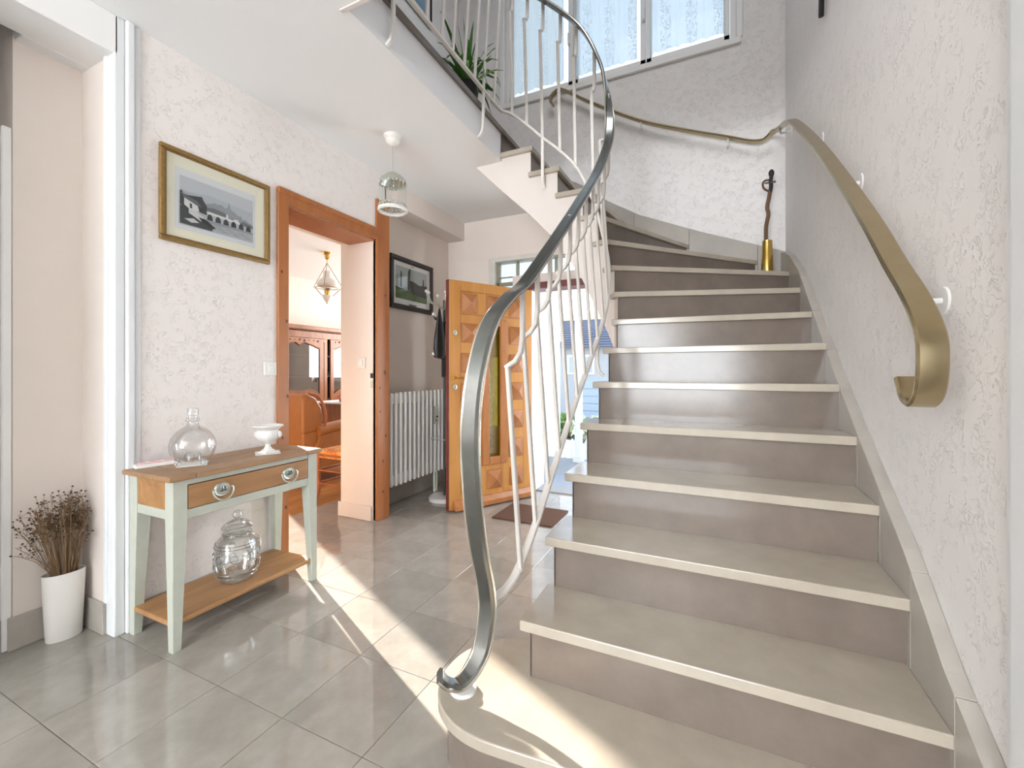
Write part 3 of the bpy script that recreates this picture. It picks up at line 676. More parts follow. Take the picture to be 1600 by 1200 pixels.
polys = [((.62, .64, .65), [(0, 0), (1, 0), (1, 1), (0, 1)]), ((.40, .43, .46), [(.055, .08), (.965, .08), (.965, .88), (.055, .88)]),
 ((.46, .49, .52), [(.055, .62), (.4, .70), (.965, .64), (.965, .88), (.055, .88)]),
 ((.26, .28, .30), [(.36, .44), (.36, .54), (.42, .57), (.46, .60), (.50, .585), (.53, .61), (.56, .60), (.58, .57), (.61, .58), (.625, .60), (.64, .70), (.655, .60), (.67, .57), (.72, .55), (.76, .50), (.80, .52), (.82, .46), (.86, .47), (.90, .44), (.965, .42), (.965, .30), (.36, .30)]),
 ((.15, .16, .17), [(.36, .48), (.44, .50), (.54, .49), (.60, .47), (.60, .40), (.72, .43), (.80, .40), (.82, .43), (.965, .40), (.965, .27), (.36, .27)]),
 ((.62, .63, .63), [(.34, .42), (.60, .405), (.70, .40), (.78, .40), (.79, .34), (.34, .36)]), ((.62, .63, .63), [(.60, .40), (.605, .47), (.625, .47), (.63, .40)]), ((.6, .61, .61), [(.70, .42), (.76, .43), (.765, .36), (.70, .36)]),
 ((.42, .44, .46), [(.30, .38), (.965, .345), (.965, .26), (.30, .27)])]
for u in (.40, .50, .60, .70, .80, .90): polys.append(((.045, .05, .055), arch(u, .068, .115)))
polys += [((.27, .29, .31), [(.30, .27), (.965, .27), (.965, .20), (.5, .16), (.30, .2)]), ((.37, .39, .41), [(.40, .22), (.965, .235), (.965, .10), (.5, .11)])]
for k in range(9): polys.append(((.20, .22, .24), [(.45+k*.05, .20-(k%3)*.03), (.53+k*.05, .197-(k%3)*.03), (.53+k*.05, .19-(k%3)*.03), (.45+k*.05, .19-(k%3)*.03)]))
polys += [((.055, .06, .065), [(.055, .62), (.075, .64), (.085, .58), (.16, .585), (.28, .62), (.30, .63), (.32, .57), (.36, .50), (.36, .34), (.055, .40)]),
 ((.62, .63, .62), [(.10, .53), (.25, .475), (.27, .36), (.10, .36)]), ((.13, .14, .15), [(.055, .60), (.25, .53), (.30, .45), (.25, .45), (.09, .53)]), ((.06, .06, .07), [(.16, .46), (.185, .455), (.19, .38), (.165, .38)]),
 ((.05, .055, .06), [(.055, .38), (.10, .41), (.16, .36), (.2, .30), (.3, .22), (.44, .16), (.42, .09), (.055, .09)]),
 ((.55, .56, .55), [(.15, .37), (.24, .35), (.33, .29), (.30, .25), (.38, .20), (.30, .20), (.22, .25), (.15, .29)]), ((.50, .51, .50), [(.10, .18), (.2, .22), (.27, .17), (.18, .14)]),
 ((.03, .03, .035), [(.26, .27), (.36, .25), (.47, .15), (.42, .13), (.30, .20)])]
art('print', P1, polys, pl1)
P2 = framed('black framed landscape print with white mount, hung above the radiator', -2.359, 2.733, 3.312, 1.585, 2.025, .034, 'frame_black', 'mount_white')
A0, A1, B0, B1 = 2.80, 3.225, 1.675, 1.945
polys = [((.36, .41, .42), [(0, 0), (1, 0), (1, 1), (0, 1)]), ((.45, .52, .52), [(0, .55), (.35, .75), (.35, .35), (0, .35)]),
 ((.05, .10, .03), [(0, .0), (1, .0), (1, .22), (.7, .26), (.3, .30), (0, .36)]), ((.09, .16, .04), [(0, .0), (.5, .0), (.6, .16), (.3, .24), (0, .28)]), ((.07, .13, .04), [(.6, .05), (1, .05), (1, .20), (.75, .22)]),
 ((.010, .012, .012), [(.38, .30), (.38, .62), (.5, .63), (.62, .60), (.72, .55), (.84, .57), (.86, .78), (.89, .80), (.90, .58), (1, .60), (1, .18), (.7, .20)]),
 ((.012, .02, .012), [(.13, .36), (.14, .82), (.16, .88), (.185, .82), (.19, .36)]), ((.012, .022, .012), [(.36, .30), (.37, .90), (.42, 1), (.46, .98), (.43, .62), (.46, .30)]), ((.05, .08, .05), [(.37, .30), (.45, .46), (.50, .28)])]
art('print', P2, polys, lambda u, v, i: (-2.359+.0075+i*.0002, lerp(A0, A1, u), lerp(B0, B1, v)))
art('caption', P2, [((.02, .02, .02), [(0, 0), (1, 0), (1, 1), (0, 1)])], lambda u, v, i: (-2.359+.0085, lerp(2.975, 3.075, u), lerp(1.632, 1.642, v)))
art('emblem', P2, [((.25, .26, .26), [(0, 0), (.3, .9), (.5, .3), (.8, 1), (1, .2), (.6, .1)])], lambda u, v, i: (-2.359+.0085, lerp(2.995, 3.04, u), lerp(1.963, 1.976, v)))

def switch(label, c, d):
    """square plate with a rocker on a wall facing d ('x' or '-y')"""
    S = thing('light_switch', label, 'switch', c); x, y, z = c; h = .038
    if d == 'x':
        bx(x, x+.008, y-h, y+h, z-h, z+h).build('plate', 'switch_white', S, bevel=.003)
        bx(x+.007, x+.013, y-.016, y+.016, z-.02, z+.02).build('rocker', 'paint_white', S, bevel=.002)
    else:
        bx(x-h, x+h, y-.008, y, z-h, z+h).build('plate', 'switch_white', S, bevel=.003)
        bx(x-.016, x+.016, y-.013, y-.007, z-.02, z+.02).build('rocker', 'paint_white', S, bevel=.002)
switch('square white light switch on plaster wall beside the pine doorway', (XW+.001, 1.565, 1.083), 'x')
switch('square light switch on the peach wall inside the doorway', (-2.295, D1-.0045, 1.129), '-y')

# ================================================================ CONSOLE TABLE
T0, T1, U0, U1 = -2.15, -1.845, .935, 1.59
CT = thing('console_table', 'narrow sage green console table with wooden drawer, top and low shelf', 'table', ((T0+T1)/2, (U0+U1)/2, 0))
def leg(cx, cy, sx_, sy_):
    """square leg, tapering on its inner sides"""
    h = .652; w = .052; b = .03
    ox, oy = cx, cy
    x0, x1 = (ox-w, ox) if sx_ > 0 else (ox, ox+w); y0, y1 = (oy-w, oy) if sy_ > 0 else (oy, oy+w)
    bx0, bx1 = (ox-b, ox) if sx_ > 0 else (ox, ox+b); by0, by1 = (oy-b, oy) if sy_ > 0 else (oy, oy+b)
    m = MB(); zz = .49
    v = [(bx0, by0, 0), (bx1, by0, 0), (bx1, by1, 0), (bx0, by1, 0), (x0, y0, zz), (x1, y0, zz), (x1, y1, zz), (x0, y1, zz), (x0, y0, h), (x1, y0, h), (x1, y1, h), (x0, y1, h)]
    f = [(0, 3, 2, 1)]+[(i, (i+1)%4, 4+(i+1)%4, 4+i) for i in range(4)]+[(4+i, 4+(i+1)%4, 8+(i+1)%4, 8+i) for i in range(4)]+[(8, 9, 10, 11)]
    m.add(v, f).build('leg', 'sage_paint', CT, bevel=.002)
leg(T1, U0, 1, -1); leg(T0, U0, -1, -1); leg(T1, U1, 1, 1); leg(T0, U1, -1, 1)
MB().box(T0+.05, T1-.05, U0+.004, U0+.022, .50, .536).box(T0+.05, T1-.05, U1-.022, U1-.004, .50, .536).box(T1-.022, T1-.004, U0+.05, U1-.05, .495, .532).box(T1-.022, T1-.004, U0+.05, U1-.05, .628, .652).box(T0+.004, T0+.022, U0+.05, U1-.05, .495, .652).build('apron', 'sage_paint', CT, bevel=.002)
MB().box(T0+.05, T1-.05, U0+.006, U0+.02, .536, .652).build('side_panel', 'table_oak', CT); MB().box(T0+.05, T1-.05, U1-.02, U1-.006, .536, .652).build('side_panel', 'table_oak', CT)
dr = bx(T1-.024, T1-.002, U0+.055, U1-.055, .535, .625).build('drawer', 'table_oak', CT, bevel=.001)
for y in (1.116, 1.426):
    m = MB().lathe([(1e-4, .008), (.012, .0095), (.024, .006), (.03, .008), (.034, .003), (.034, 0)], n=20); m.v = [Vector((T1-.002+p.z, y+p.x, .581+p.y*.9)) for p in m.v]
    o = m.build('drawer_pull', 'pewter', dr, smooth=True)
    # raised motif and swinging bail: further relief of the same pull
for y in (1.116, 1.426):
    b = [(T1+.011+.006*math.sin(PI*k/12), y-.042*math.cos(PI*k/12), .583-.045*math.sin(PI*k/12)) for k in range(13)]
    b = [(T1+.004, y-.036, .588)]+b+[(T1+.004, y+.036, .588)]
    MB().tube(b, .0034, 8).build('bail_handle', 'pewter', dr, smooth=True)
    m = MB()
    for k in range(7): m.tube([(T1+.007, y+.004*k-.012, .573), (T1+.011, y+.004*k-.012+.004*math.sin(k*2.1), .583), (T1+.007, y+.0028*k-.008, .593)], .0022, 5)
    m.build('raised_motif', 'steel', dr, smooth=True)
# top: mitred planks with breadboard ends
tz0, tz1 = .652, .672
for a, b, m in [(U0-.02, U0+.075, 1), (U1-.075, U1+.02, 1)]:
    bx(T0-.015, T1+.018, a, b-.0008, tz0, tz1).build('top_board', 'table_top', CT, bevel=.005, seg=2)
n = 3; wv = (T1+.018-(T0-.015))/n
for k in range(n): bx(T0-.015+k*wv, T0-.015+(k+1)*wv-.0008, U0+.075, U1-.076, tz0, tz1).build('top_board', 'table_top', CT, bevel=.002)
# low shelf with cut corners
sh = [(T0+.035, U0-.0), (T1-.02, U0+.02), (T1-.0, U0+.05), (T1-.0, U1-.05), (T1-.02, U1+.0), (T1-.10, U1+.005), (T0+.015, U1-.03), (T0+.015, U0+.03)]
sh = [(T0+.012, U0+.035), (T0+.03, U0+.0), (T1-.03, U0-.0), (T1-.005, U0+.03), (T1-.005, U1-.03), (T1-.02, U1-.02), (T1-.09, U1-.02), (T0+.012, U1-.03)]
MB().prism(sh, .098, .118).build('shelf', 'table_oak', CT, bevel=.005, seg=2)

# things on the table
dl = MB().prism([(-.075, 0), (0, -.075), (.075, 0), (0, .075)], 0, .0015)
for (x, y, lb) in [(-2.02, 1.10, 'white paper square under the glass bottle'), (-1.965, 1.405, 'white paper square under the white urn')]:
    o = dl.build('doily', 'paper', bevel=0, world=False); o.location = (x, y, tz1); o.rotation_euler = (0, 0, .2); tag(o, lb, 'doily', 'paper squares on the console table')
GB = thing('glass_bottle', 'clear glass globe bottle with short stopper, on small feet on the console table', 'bottle', (-2.02, 1.10, tz1+.0015))
def shell(prof, t=.0025):
    """outer and inner skin of a blown vessel"""
    return prof+[(max(1e-4, r-t), z+(t if i == len(prof)-1 else 0)) for i, (r, z) in list(enumerate(prof))[::-1]]
g0 = tz1+.0015
body = [(.030, .018), (.052, .014), (.07, .03), (.082, .06), (.084, .083), (.078, .11), (.062, .135), (.042, .152), (.026, .162), (.02, .172), (.0195, .18), (.026, .184), (.027, .189), (.022, .192), (.023, .197), (.026, .199)]
MB().lathe([(r, g0+z) for r, z in body], -2.02, 1.10, 32).build('body', 'ware_glass', GB, smooth=True)
MB().lathe([(1e-4, g0+.05), (.022, g0+.049), (.03, g0+.04), (.032, g0+.02), (.030, g0+.018)], -2.02, 1.10, 24).build('punt', 'ware_glass', GB, smooth=True)
for a in (.3, 2.4, 4.5): MB().lathe([(.004, g0), (.013, g0), (.014, g0+.008), (.008, g0+.02), (.012, g0+.032)], -2.02+.055*math.cos(a), 1.10+.055*math.sin(a), 10).build('foot', 'ware_glass', GB, smooth=True)
MB().lathe([(.016, g0+.186), (.016, g0+.205), (.02, g0+.208), (.021, g0+.235), (.019, g0+.238), (1e-4, g0+.237)], -2.02, 1.10, 20).build('stopper', 'ware_glass', GB, smooth=True)
TR = thing('stationery_box', 'slim white and pink boxed item lying at the table corner by the casing', 'box', (-2.13, 1.02, tz1), math.radians(-12))
m = bx(-.03, .03, -.075, .075, 0, .014).build('case', 'paper', TR, world=False, bevel=.003, seg=2)
bx(-.027, .027, -.06, .07, .014, .019).build('lid', 'pink', TR, world=False, bevel=.002)
for y in (-.03, .02): bx(-.022, .022, y-.006, y+.006, .019, .0195).build('stripe', 'paper', TR, world=False)
UR = thing('urn', 'small white ceramic urn with flared rim on console table', 'urn', (-1.965, 1.405, tz1+.0015))
u0 = tz1+.0015
up = [(1e-4, u0), (.03, u0), (.03, u0+.012), (.022, u0+.016), (.012, u0+.03), (.011, u0+.042), (.018, u0+.05), (.03, u0+.056), (.042, u0+.064), (.05, u0+.078), (.051, u0+.09), (.047, u0+.103), (.046, u0+.11), (.056, u0+.122), (.066, u0+.13), (.064, u0+.134), (.05, u0+.126), (.04, u0+.11), (.035, u0+.08), (1e-4, u0+.065)]
MB().lathe(up, -1.965, 1.405, 40, mod=lambda a, z: 1+(.06*abs(math.sin(a*6)) if z > u0+.115 else (.035*math.sin(a*16) if u0+.06 < z < u0+.1 else 0))).build('body', 'ceramic_white', UR, smooth=True)
bx(-1.999, -1.931, 1.371, 1.439, u0-.0, u0+.007).build('plinth', 'ceramic_white', UR, bevel=.002)
for s in (0, PI): 
    m = MB().sphere((0, 0, 0), .012, 8, 1.4); q = Vector((math.cos(s+.6)*.052, math.sin(s+.6)*.052, u0+.088)); m.v = [p+q+Vector((-1.965, 1.405, 0)) for p in m.v]; m.build('mask', 'ceramic_white', UR, smooth=True)
JA = thing('glass_jar', 'big embossed clear glass jar with domed lid on the low table shelf', 'jar', (-1.985, 1.268, .118))
j0 = .118
jp = [(1e-4, .004), (.068, .002), (.075, .008), (.077, .03), (.085, .045), (.090, .08), (.090, .125), (.088, .155), (.080, .182), (.066, .197), (.055, .203), (.056, .205), (.056, .214), (.05, .218), (.052, .226)]
def emb(a, z):
    zz = z-j0
    if .05 < zz < .15: return 1+.03*math.sin(a*9+3*math.sin(zz*90))*math.sin(zz*120)
    if .16 < zz < .20: return 1+.008*math.sin(zz*700)
    return 1
prof = [];
for (r0, z0), (r1, z1) in zip(jp, jp[1:]):
    for k in range(3): prof.append((lerp(r0, r1, k/3), j0+lerp(z0, z1, k/3)))
prof.append((jp[-1][0], j0+jp[-1][1]))
MB().lathe(prof, -1.985, 1.268, 56, mod=emb).build('body', 'ware_glass', JA, smooth=True)
MB().lathe([(.001, j0+.012), (.064, j0+.01), (.07, j0+.03), (.08, j0+.06), (.083, j0+.1), (.08, j0+.145), (.068, j0+.175), (.05, j0+.198)], -1.985, 1.268, 40).build('inner_wall', 'ware_glass', JA, smooth=True)
ld = MB().lathe([(.001, j0+.232), (.055, j0+.228), (.062, j0+.232), (.063, j0+.24), (.055, j0+.25), (.04, j0+.262), (.02, j0+.27), (.009, j0+.274), (.01, j0+.28)], -1.985, 1.268, 40, mod=lambda a, z: 1+.01*math.sin(z*1500)).build('lid', 'ware_glass', JA, smooth=True)
MB().lathe([(.009, j0+.276), (.016, j0+.282), (.0215, j0+.293), (.019, j0+.304), (.01, j0+.311), (1e-4, j0+.312)], -1.985, 1.268, 20).build('knob', 'ware_glass', ld, smooth=True)
em = MB()
for z, rr in ((.026, .079), (.046, .0875), (.158, .0895), (.172, .0865), (.21, .058)):
    em.tube([(-1.985+rr*math.cos(2*PI*k/40), 1.268+rr*math.sin(2*PI*k/40), j0+z) for k in range(40)], .0022, 6, closed=True)
for k in range(9):
    a0 = 2*PI*k/9
    em.tube([(-1.985+.0925*math.cos(a0+.16*math.cos(t*PI/6)), 1.268+.0925*math.sin(a0+.16*math.cos(t*PI/6)), j0+.118+.016*math.sin(t*PI/6)) for t in range(12)], .0022, 5, closed=True)
    em.tube([(-1.985+.092*math.cos(a0-.3+.06*t), 1.268+.092*math.sin(a0-.3+.06*t), j0+.075+.014*math.sin(t*.9+k)) for t in range(11)], .002, 5)
em.build('embossing', 'emboss_glass', JA, smooth=True)
hp_ = [(-1.985+.02, 1.268+.085+.012*math.sin(PI*k/8), j0+.10+.07*k/8+.0) for k in range(9)]
MB().tube([(-1.95, 1.34, j0+.09)]+hp_[2:7]+[(-1.95, 1.325, j0+.175)], .006).build('ear', 'ware_glass', JA, smooth=True)

# ================================================================ VASE WITH DRIED STEMS
VZ = tag(MB().build('vase', 'vase_white', smooth=False), '', 'vase') if False else None
vm = MB(); vprof = [(.045, 0), (.0475, .004), (.052, .12), (.057, .262), (.056, .266), (.054, .264), (.048, .1), (.0001, .03)]
vm.lathe([(r/.057, z) for r, z in vprof], 0, 0, 40, sx=.043, sy=.064)
va = vm.build('vase', 'vase_white', smooth=True, world=False); va.location = (-2.366, .814, 0); va.rotation_euler = (0, 0, -.15)
tag(va, 'tall oval white vase standing on the floor in the corner', 'vase')
DF = thing('dried_flowers', 'bunch of dry brown flower stems standing in the oval white vase', 'dried flowers', (-2.366, .806, .03))
st = MB(); hd = MB(); hd2 = MB(); rnd = random.Random(3)
for i in range(120):
    a = rnd.uniform(0, 2*PI); q = math.sqrt(rnd.random())
    p0 = Vector((-2.366+.015*q*math.cos(a), .814+.02*q*math.sin(a), .035))
    p1 = Vector((-2.366+.030*q*math.cos(a), .814+.044*q*math.sin(a), .27))
    sp = q*rnd.uniform(.7, 1.15)
    p2 = Vector((min(-2.25, max(-2.425, -2.358+.075*sp*math.cos(a))), min(.872, .80+.135*sp*math.sin(a)), rnd.uniform(.44, .60)-.07*sp*sp))
    mid = p1.lerp(p2, .5)+Vector((0, 0, .015))
    st.tube([p0, p1, mid, p2], .0013, 4, r1=.0007)
    for b in range(rnd.randint(3, 6)):
        p = mid.lerp(p2, rnd.uniform(.3, 1))
        e = p+Vector((rnd.uniform(-.018, .018), rnd.uniform(-.026, .026), rnd.uniform(.0, .035))); e.x = max(-2.428, e.x); e.y = min(.878, e.y)
        st.tube([p, e], .0007, 3); (hd if rnd.random() < .75 else hd2).sphere(e, rnd.uniform(.0028, .0044), 4, .8)
st.build('stems', 'dry_stem', DF, kind='stuff'); hd.build('seed_heads', 'dry_head', DF, kind='stuff'); hd2.build('seed_heads', 'dry_head_light', DF, kind='stuff')

# ================================================================ CAGE LANTERN
PL = thing('pendant_lantern', 'small birdcage style ceiling pendant with bead trim, before the pine doorway', 'pendant lamp', (-1.758, 2.068, 2.5))
px, py = -1.758, 2.068
MB().lathe([(1e-4, 2.5), (.052, 2.5), (.056, 2.492), (.05, 2.478), (.041, 2.47), (.042, 2.462), (.034, 2.448), (.018, 2.438), (.006, 2.434), (1e-4, 2.433)], px, py, 24).build('ceiling_rose', 'white_metal', PL, smooth=True)
MB().tube([(px, py, 2.434), (px, py, 2.272)], .003, 6).build('cord', 'pewter', PL)
dome = MB().lathe([(.004, 2.276), (.02, 2.272), (.045, 2.258), (.066, 2.24), (.078, 2.222), (.082, 2.206), (.080, 2.206), (.062, 2.236), (.03, 2.264), (.004, 2.27)], px, py, 32, mod=lambda a, z: 1+.04*abs(math.sin(a*6)) if z < 2.23 else 1)
dome.build('dome', 'pewter', PL, smooth=True)
r_ = MB()
for a in range(16):
    t = 2*PI*a/16; r_.tube([(px+.079*math.cos(t), py+.079*math.sin(t), 2.21), (px+.079*math.cos(t), py+.079*math.sin(t), 2.055)], .0012 if a % 4 else .002, 5)
r_.build('cage_wires', 'pewter', PL, kind='stuff')
for z in (2.205, 2.072):
    bm_ = MB()
    for a in range(22): bm_.sphere((px+.079*math.cos(2*PI*a/22), py+.079*math.sin(2*PI*a/22), z), .0075, 6)
    bm_.build('bead_ring', 'pewter', PL, smooth=True, kind='stuff')
MB().lathe([(.079, 2.06), (.088, 2.056), (.09, 2.044), (.084, 2.036), (.074, 2.038), (.072, 2.048), (.079, 2.06)], px, py, 32).build('bottom_ring', 'ceramic_white', PL, smooth=True)
MB().lathe([(.012, 2.27), (.015, 2.235), (.012, 2.228)], px, py, 12).build('lamp_holder', 'ceramic_white', PL, smooth=True)
MB().lathe([(.011, 2.228), (.018, 2.21), (.024, 2.19), (.02, 2.172), (1e-4, 2.164)], px, py, 14).build('bulb', 'ware_glass', PL, smooth=True)

# ================================================================ RADIATOR, COAT STAND
RD = thing('radiator', 'white cast iron column radiator on the wall by the entrance', 'radiator', (-2.26, 2.95, .19))
ra = None; rb = None
def section():
    m = MB()
    m.ribbon([(0, 0, .004), (0, 0, .012), (0, 0, .71), (0, 0, .72)], [(0, 1, 0)]*4, .025, .022, .35)
    m.box(-.105, -.006, -.0095, .0095, .012, .712)
    for z, h, d in ((.012, .075, -.012), (.632, .08, -.012), (.255, .018, -.03), (.455, .018, -.03)): m.box(-.104, d, -.0282, .0282, z, z+h)
    return m
sec = section().build('column', 'white_enamel', RD, world=False)
for k in range(14):
    l = Vector((-2.205, 2.575+k*.0565, .185))-wloc(RD)
    if k == 0: sec.location = l
    else: copy(sec, RD, l)
mt = bx(-2.19, -2.172, 3.10, 3.14, .61, .765).build('heat_meter', 'pewter', RD, bevel=.004)
for z in (.645, .675): MB().sphere((-2.170, 3.115+(z-.645)*.4, z), .009, 8).build('dial', 'black', mt, smooth=True)
MB().tube([(-2.25, 3.20, .19), (-2.25, 3.20, .0)], .011).tube([(-2.25, 3.23, .19), (-2.25, 3.23, .0)], .011).build('pipe', 'pewter', RD, smooth=True)
MB().box(-2.358, -2.3, 2.7, 2.72, .3, .33).box(-2.358, -2.3, 3.2, 3.22, .3, .33).build('bracket', 'white_enamel', RD)
CS = thing('coat_stand', 'black metal coat stand with white ball tips behind the open door', 'coat stand', (-2.03, 3.03, 0))
cx, cy = -2.03, 3.03
MB().lathe([(1e-4, .035), (.04, .035), (.12, .03), (.13, .02), (.13, .0), (1e-4, 0)], cx, cy, 32).build('base', 'marble', CS, smooth=True)
MB().tube([(cx, cy, .03), (cx, cy, 1.66)], .011).build('pole', 'black', CS, smooth=True)
def arm(h, ang, rr, rise, tips=1):
    d = Vector((math.cos(ang), math.sin(ang), 0)); c = Vector((cx, cy, h))
    p = [c, c+d*rr*.45+Vector((0, 0, rise*.25)), c+d*rr*.85+Vector((0, 0, rise*.5)), c+d*rr+Vector((0, 0, rise))]
    a = MB().tube(spline(p, 5), .0055).build('arm', 'pewter' if h > 1.5 else 'black', CS, smooth=True)
    MB().sphere(p[-1]+Vector((0, 0, .008)), .014, 10).build('ball', 'ceramic_white', a, smooth=True)
for a, rr, ri in [(3.6, .15, .15), (4.3, .15, .12), (2.6, .13, .13), (.6, .1, .12), (5.4, .12, .12), (1.6, .12, .12)]: arm(1.58, a, rr, ri)
for a, rr in [(3.5, .075), (4.2, .10), (1.0, .08)]: arm(1.47, a, rr, .06)
for a in (3.8, 4.4, 1.2): arm(1.17, a, .09, .035)
MB().box(cx-.018, cx+.018, cy-.018, cy+.018, 1.02, 1.2).build('hub', 'black', CS, bevel=.004)
rg = [(cx+.11*math.cos(2*PI*k/24), cy+.11*math.sin(2*PI*k/24), .51) for k in range(24)]
MB().tube(rg, .004, 6, closed=True).build('umbrella_ring', 'pewter', CS, smooth=True)
hb = MB().lathe([(1e-4, -.20), (.05, -.19), (.068, -.12), (.06, -.02), (.035, .10), (.012, .2), (1e-4, .22)], n=16, sx=.55, sy=1)
ho = hb.build('hanging_bag', 'black', smooth=True, world=False); ho.location = (-2.02, 2.945, 1.37); tag(ho, 'black fabric bag hanging on the coat stand behind the door', 'bag')

# ================================================================ CANE STAND ON THE CORNER STEP
BV = tag(MB().lathe([(1e-4, 1.705), (.036, 1.70), (.038, 1.71), (.033, 1.86), (.030, 1.96), (.031, 1.967), (.028, 1.966), (.026, 1.85), (1e-4, 1.72)], .345, 3.435, 24).build('brass_holder', 'brass', smooth=True, origin=(.345, 3.435, 1.70)), 'tall brass shell holder standing on the corner stair', 'vase')
CN = thing('walking_cane', 'knobbly wooden cane with a black carved sword style grip, stuck in brass holder', 'cane', (.345, 3.435, 1.73))
cp = [(.34, 3.435, 1.73), (.338, 3.435, 1.95), (.338, 3.435, 2.06), (.352, 3.437, 2.15), (.345, 3.437, 2.2), (.357, 3.438, 2.27), (.362, 3.438, 2.31)]
MB().tube(spline(cp, 5), .0125, 8, r1=.013).build('shaft', 'dark_wood', CN, smooth=True)
MB().tube(spline([(.362, 3.438, 2.30), (.368, 3.438, 2.34), (.366, 3.438, 2.38), (.368, 3.438, 2.395), (.37, 3.438, 2.425), (.369, 3.438, 2.445)], 4), .013, 8, r1=.012).sphere((.37, 3.438, 2.43), .018, 8, 1.5).build('grip', 'black', CN, smooth=True)
MB().tube(spline([(.36, 3.438, 2.305), (.325, 3.43, 2.33), (.318, 3.43, 2.365), (.335, 3.435, 2.385), (.364, 3.438, 2.385)], 5), .007, 7).build('guard', 'dark_wood', CN, smooth=True)
MB().tube([(.33, 3.42, 2.36), (.385, 3.43, 2.366)], .006, 6).sphere((.388, 3.43, 2.366), .009, 6).build('cross_bar', 'steel', CN, smooth=True)
# wrought ornament on the stairwell wall, its tip in view
WO = thing('wall_ornament', 'dark iron rod ornament high on the stairwell wall, only its tip showing', 'ornament', (XR-.02, 2.396, 2.70))
on_ = Vector((XR-.012, 2.45, 2.95))
MB().tube([(XR-.02, 2.396, 2.70), (XR-.02, 2.375, 2.86), (XR-.02, 2.34, 3.12)], .011, 8, r1=.012).tube([(XR-.02, 2.40, 2.80), (XR-.02, 2.42, 2.95), (XR-.02, 2.40, 3.12)], .004, 6).build('rod', 'black', WO, smooth=True)
MB().box(XR-.024, XR, 2.33, 2.43, 3.1, 3.2).build('plate', 'black', WO)

# ================================================================ UPSTAIRS: PLANT, PICTURE
PP = thing('potted_plant', 'green strappy house plant in a black pot on the landing edge', 'plant', (-1.40, 2.34, 2.72))
MB().lathe([(1e-4, 2.72), (.06, 2.72), (.075, 2.84), (.08, 2.86), (.074, 2.86), (.07, 2.84), (1e-4, 2.83)], -1.40, 2.34, 20).build('pot', 'pot_black', PP, smooth=True)
rnd = random.Random(5)
for i in range(95):
    a = rnd.uniform(0, 2*PI); L = rnd.uniform(.16, .42); out_ = rnd.uniform(.05, .24)*(1 if i > 5 else .3); d = Vector((math.cos(a), math.sin(a), 0)); s = Vector((-d.y, d.x, 0))
    up_ = L*rnd.uniform(.55, 1.0) if i > 5 else L*1.15; c = Vector((-1.40, 2.34, 2.83)); droop = rnd.uniform(.0, .24) if i > 5 else 0
    rw = []
    for k in range(6):
        t = k/5; p = c+d*(out_*t)+Vector((0, 0, up_*t*(1.5-.5*t)-droop*t**3)); w = .013*math.sin(PI*min(1, .25+.75*t))*(1 if t < 1 else .1)+.001
        rw.append((p-s*w, p+Vector((0, 0, -.003)), p+s*w))
    m = MB()
    for r0, r1 in zip(rw, rw[1:]): m.quads(r0, r1)
    m.build('leaf', 'leaf' if i % 4 else 'leaf_light', PP, smooth=True)
UP = framed('blue abstract picture in white mount and thin dark frame upstairs', -2.259, 2.45, 3.155, 4.08, 4.85, .014, 'frame_black', 'mount_white')
bx(-2.252, -2.2505, 2.53, 3.075, 4.17, 4.77).build('print', 'blue_art', UP)
struct('baseboard_upper', bx(-2.26, -2.246, YF, YB, 2.72, 2.82), 'paint_white')

# ================================================================ SIDE ROOM FURNITURE
# bookcase
X0, YC0, YC1, HC = -5.28, 3.80, 5.62, 1.72
BC = thing('bookcase', 'carved walnut bookcase with two arched glass doors against the far wall', 'bookcase', (-5.5, 4.7, 0))
MB().box(-5.72, -5.70, YC0, YC1, 0, HC-.06).build('back_panel', 'cabinet_dark', BC)
MB().box(-5.70, X0, YC0, YC0+.03, 0, HC-.06).box(-5.70, X0, YC1-.03, YC1, 0, HC-.06).box(-5.70, X0, YC0, YC1, 0, .10).box(-5.70, X0, YC0, YC1, HC-.08, HC-.05).box(X0-.02, X0, YC0, YC1, HC-.17, HC-.06).box(X0-.02, X0, 4.66, 4.74, .1, HC-.1701).build('carcass', 'cabinet_wood', BC, bevel=.003)
MB().prism_ax([(YC0-.05, HC), (YC1+.05, HC), (YC1+.05, HC-.015), (YC1+.01, HC-.055), (YC0-.01, HC-.055), (YC0-.05, HC-.015)], -5.72, X0+.045, 'x').build('cornice', 'cabinet_wood', BC, bevel=.006)
for z in (.62, .98, 1.29): bx(-5.70, X0-.06, YC0+.03, YC1-.03, z, z+.016).build('shelf', 'cream', BC)
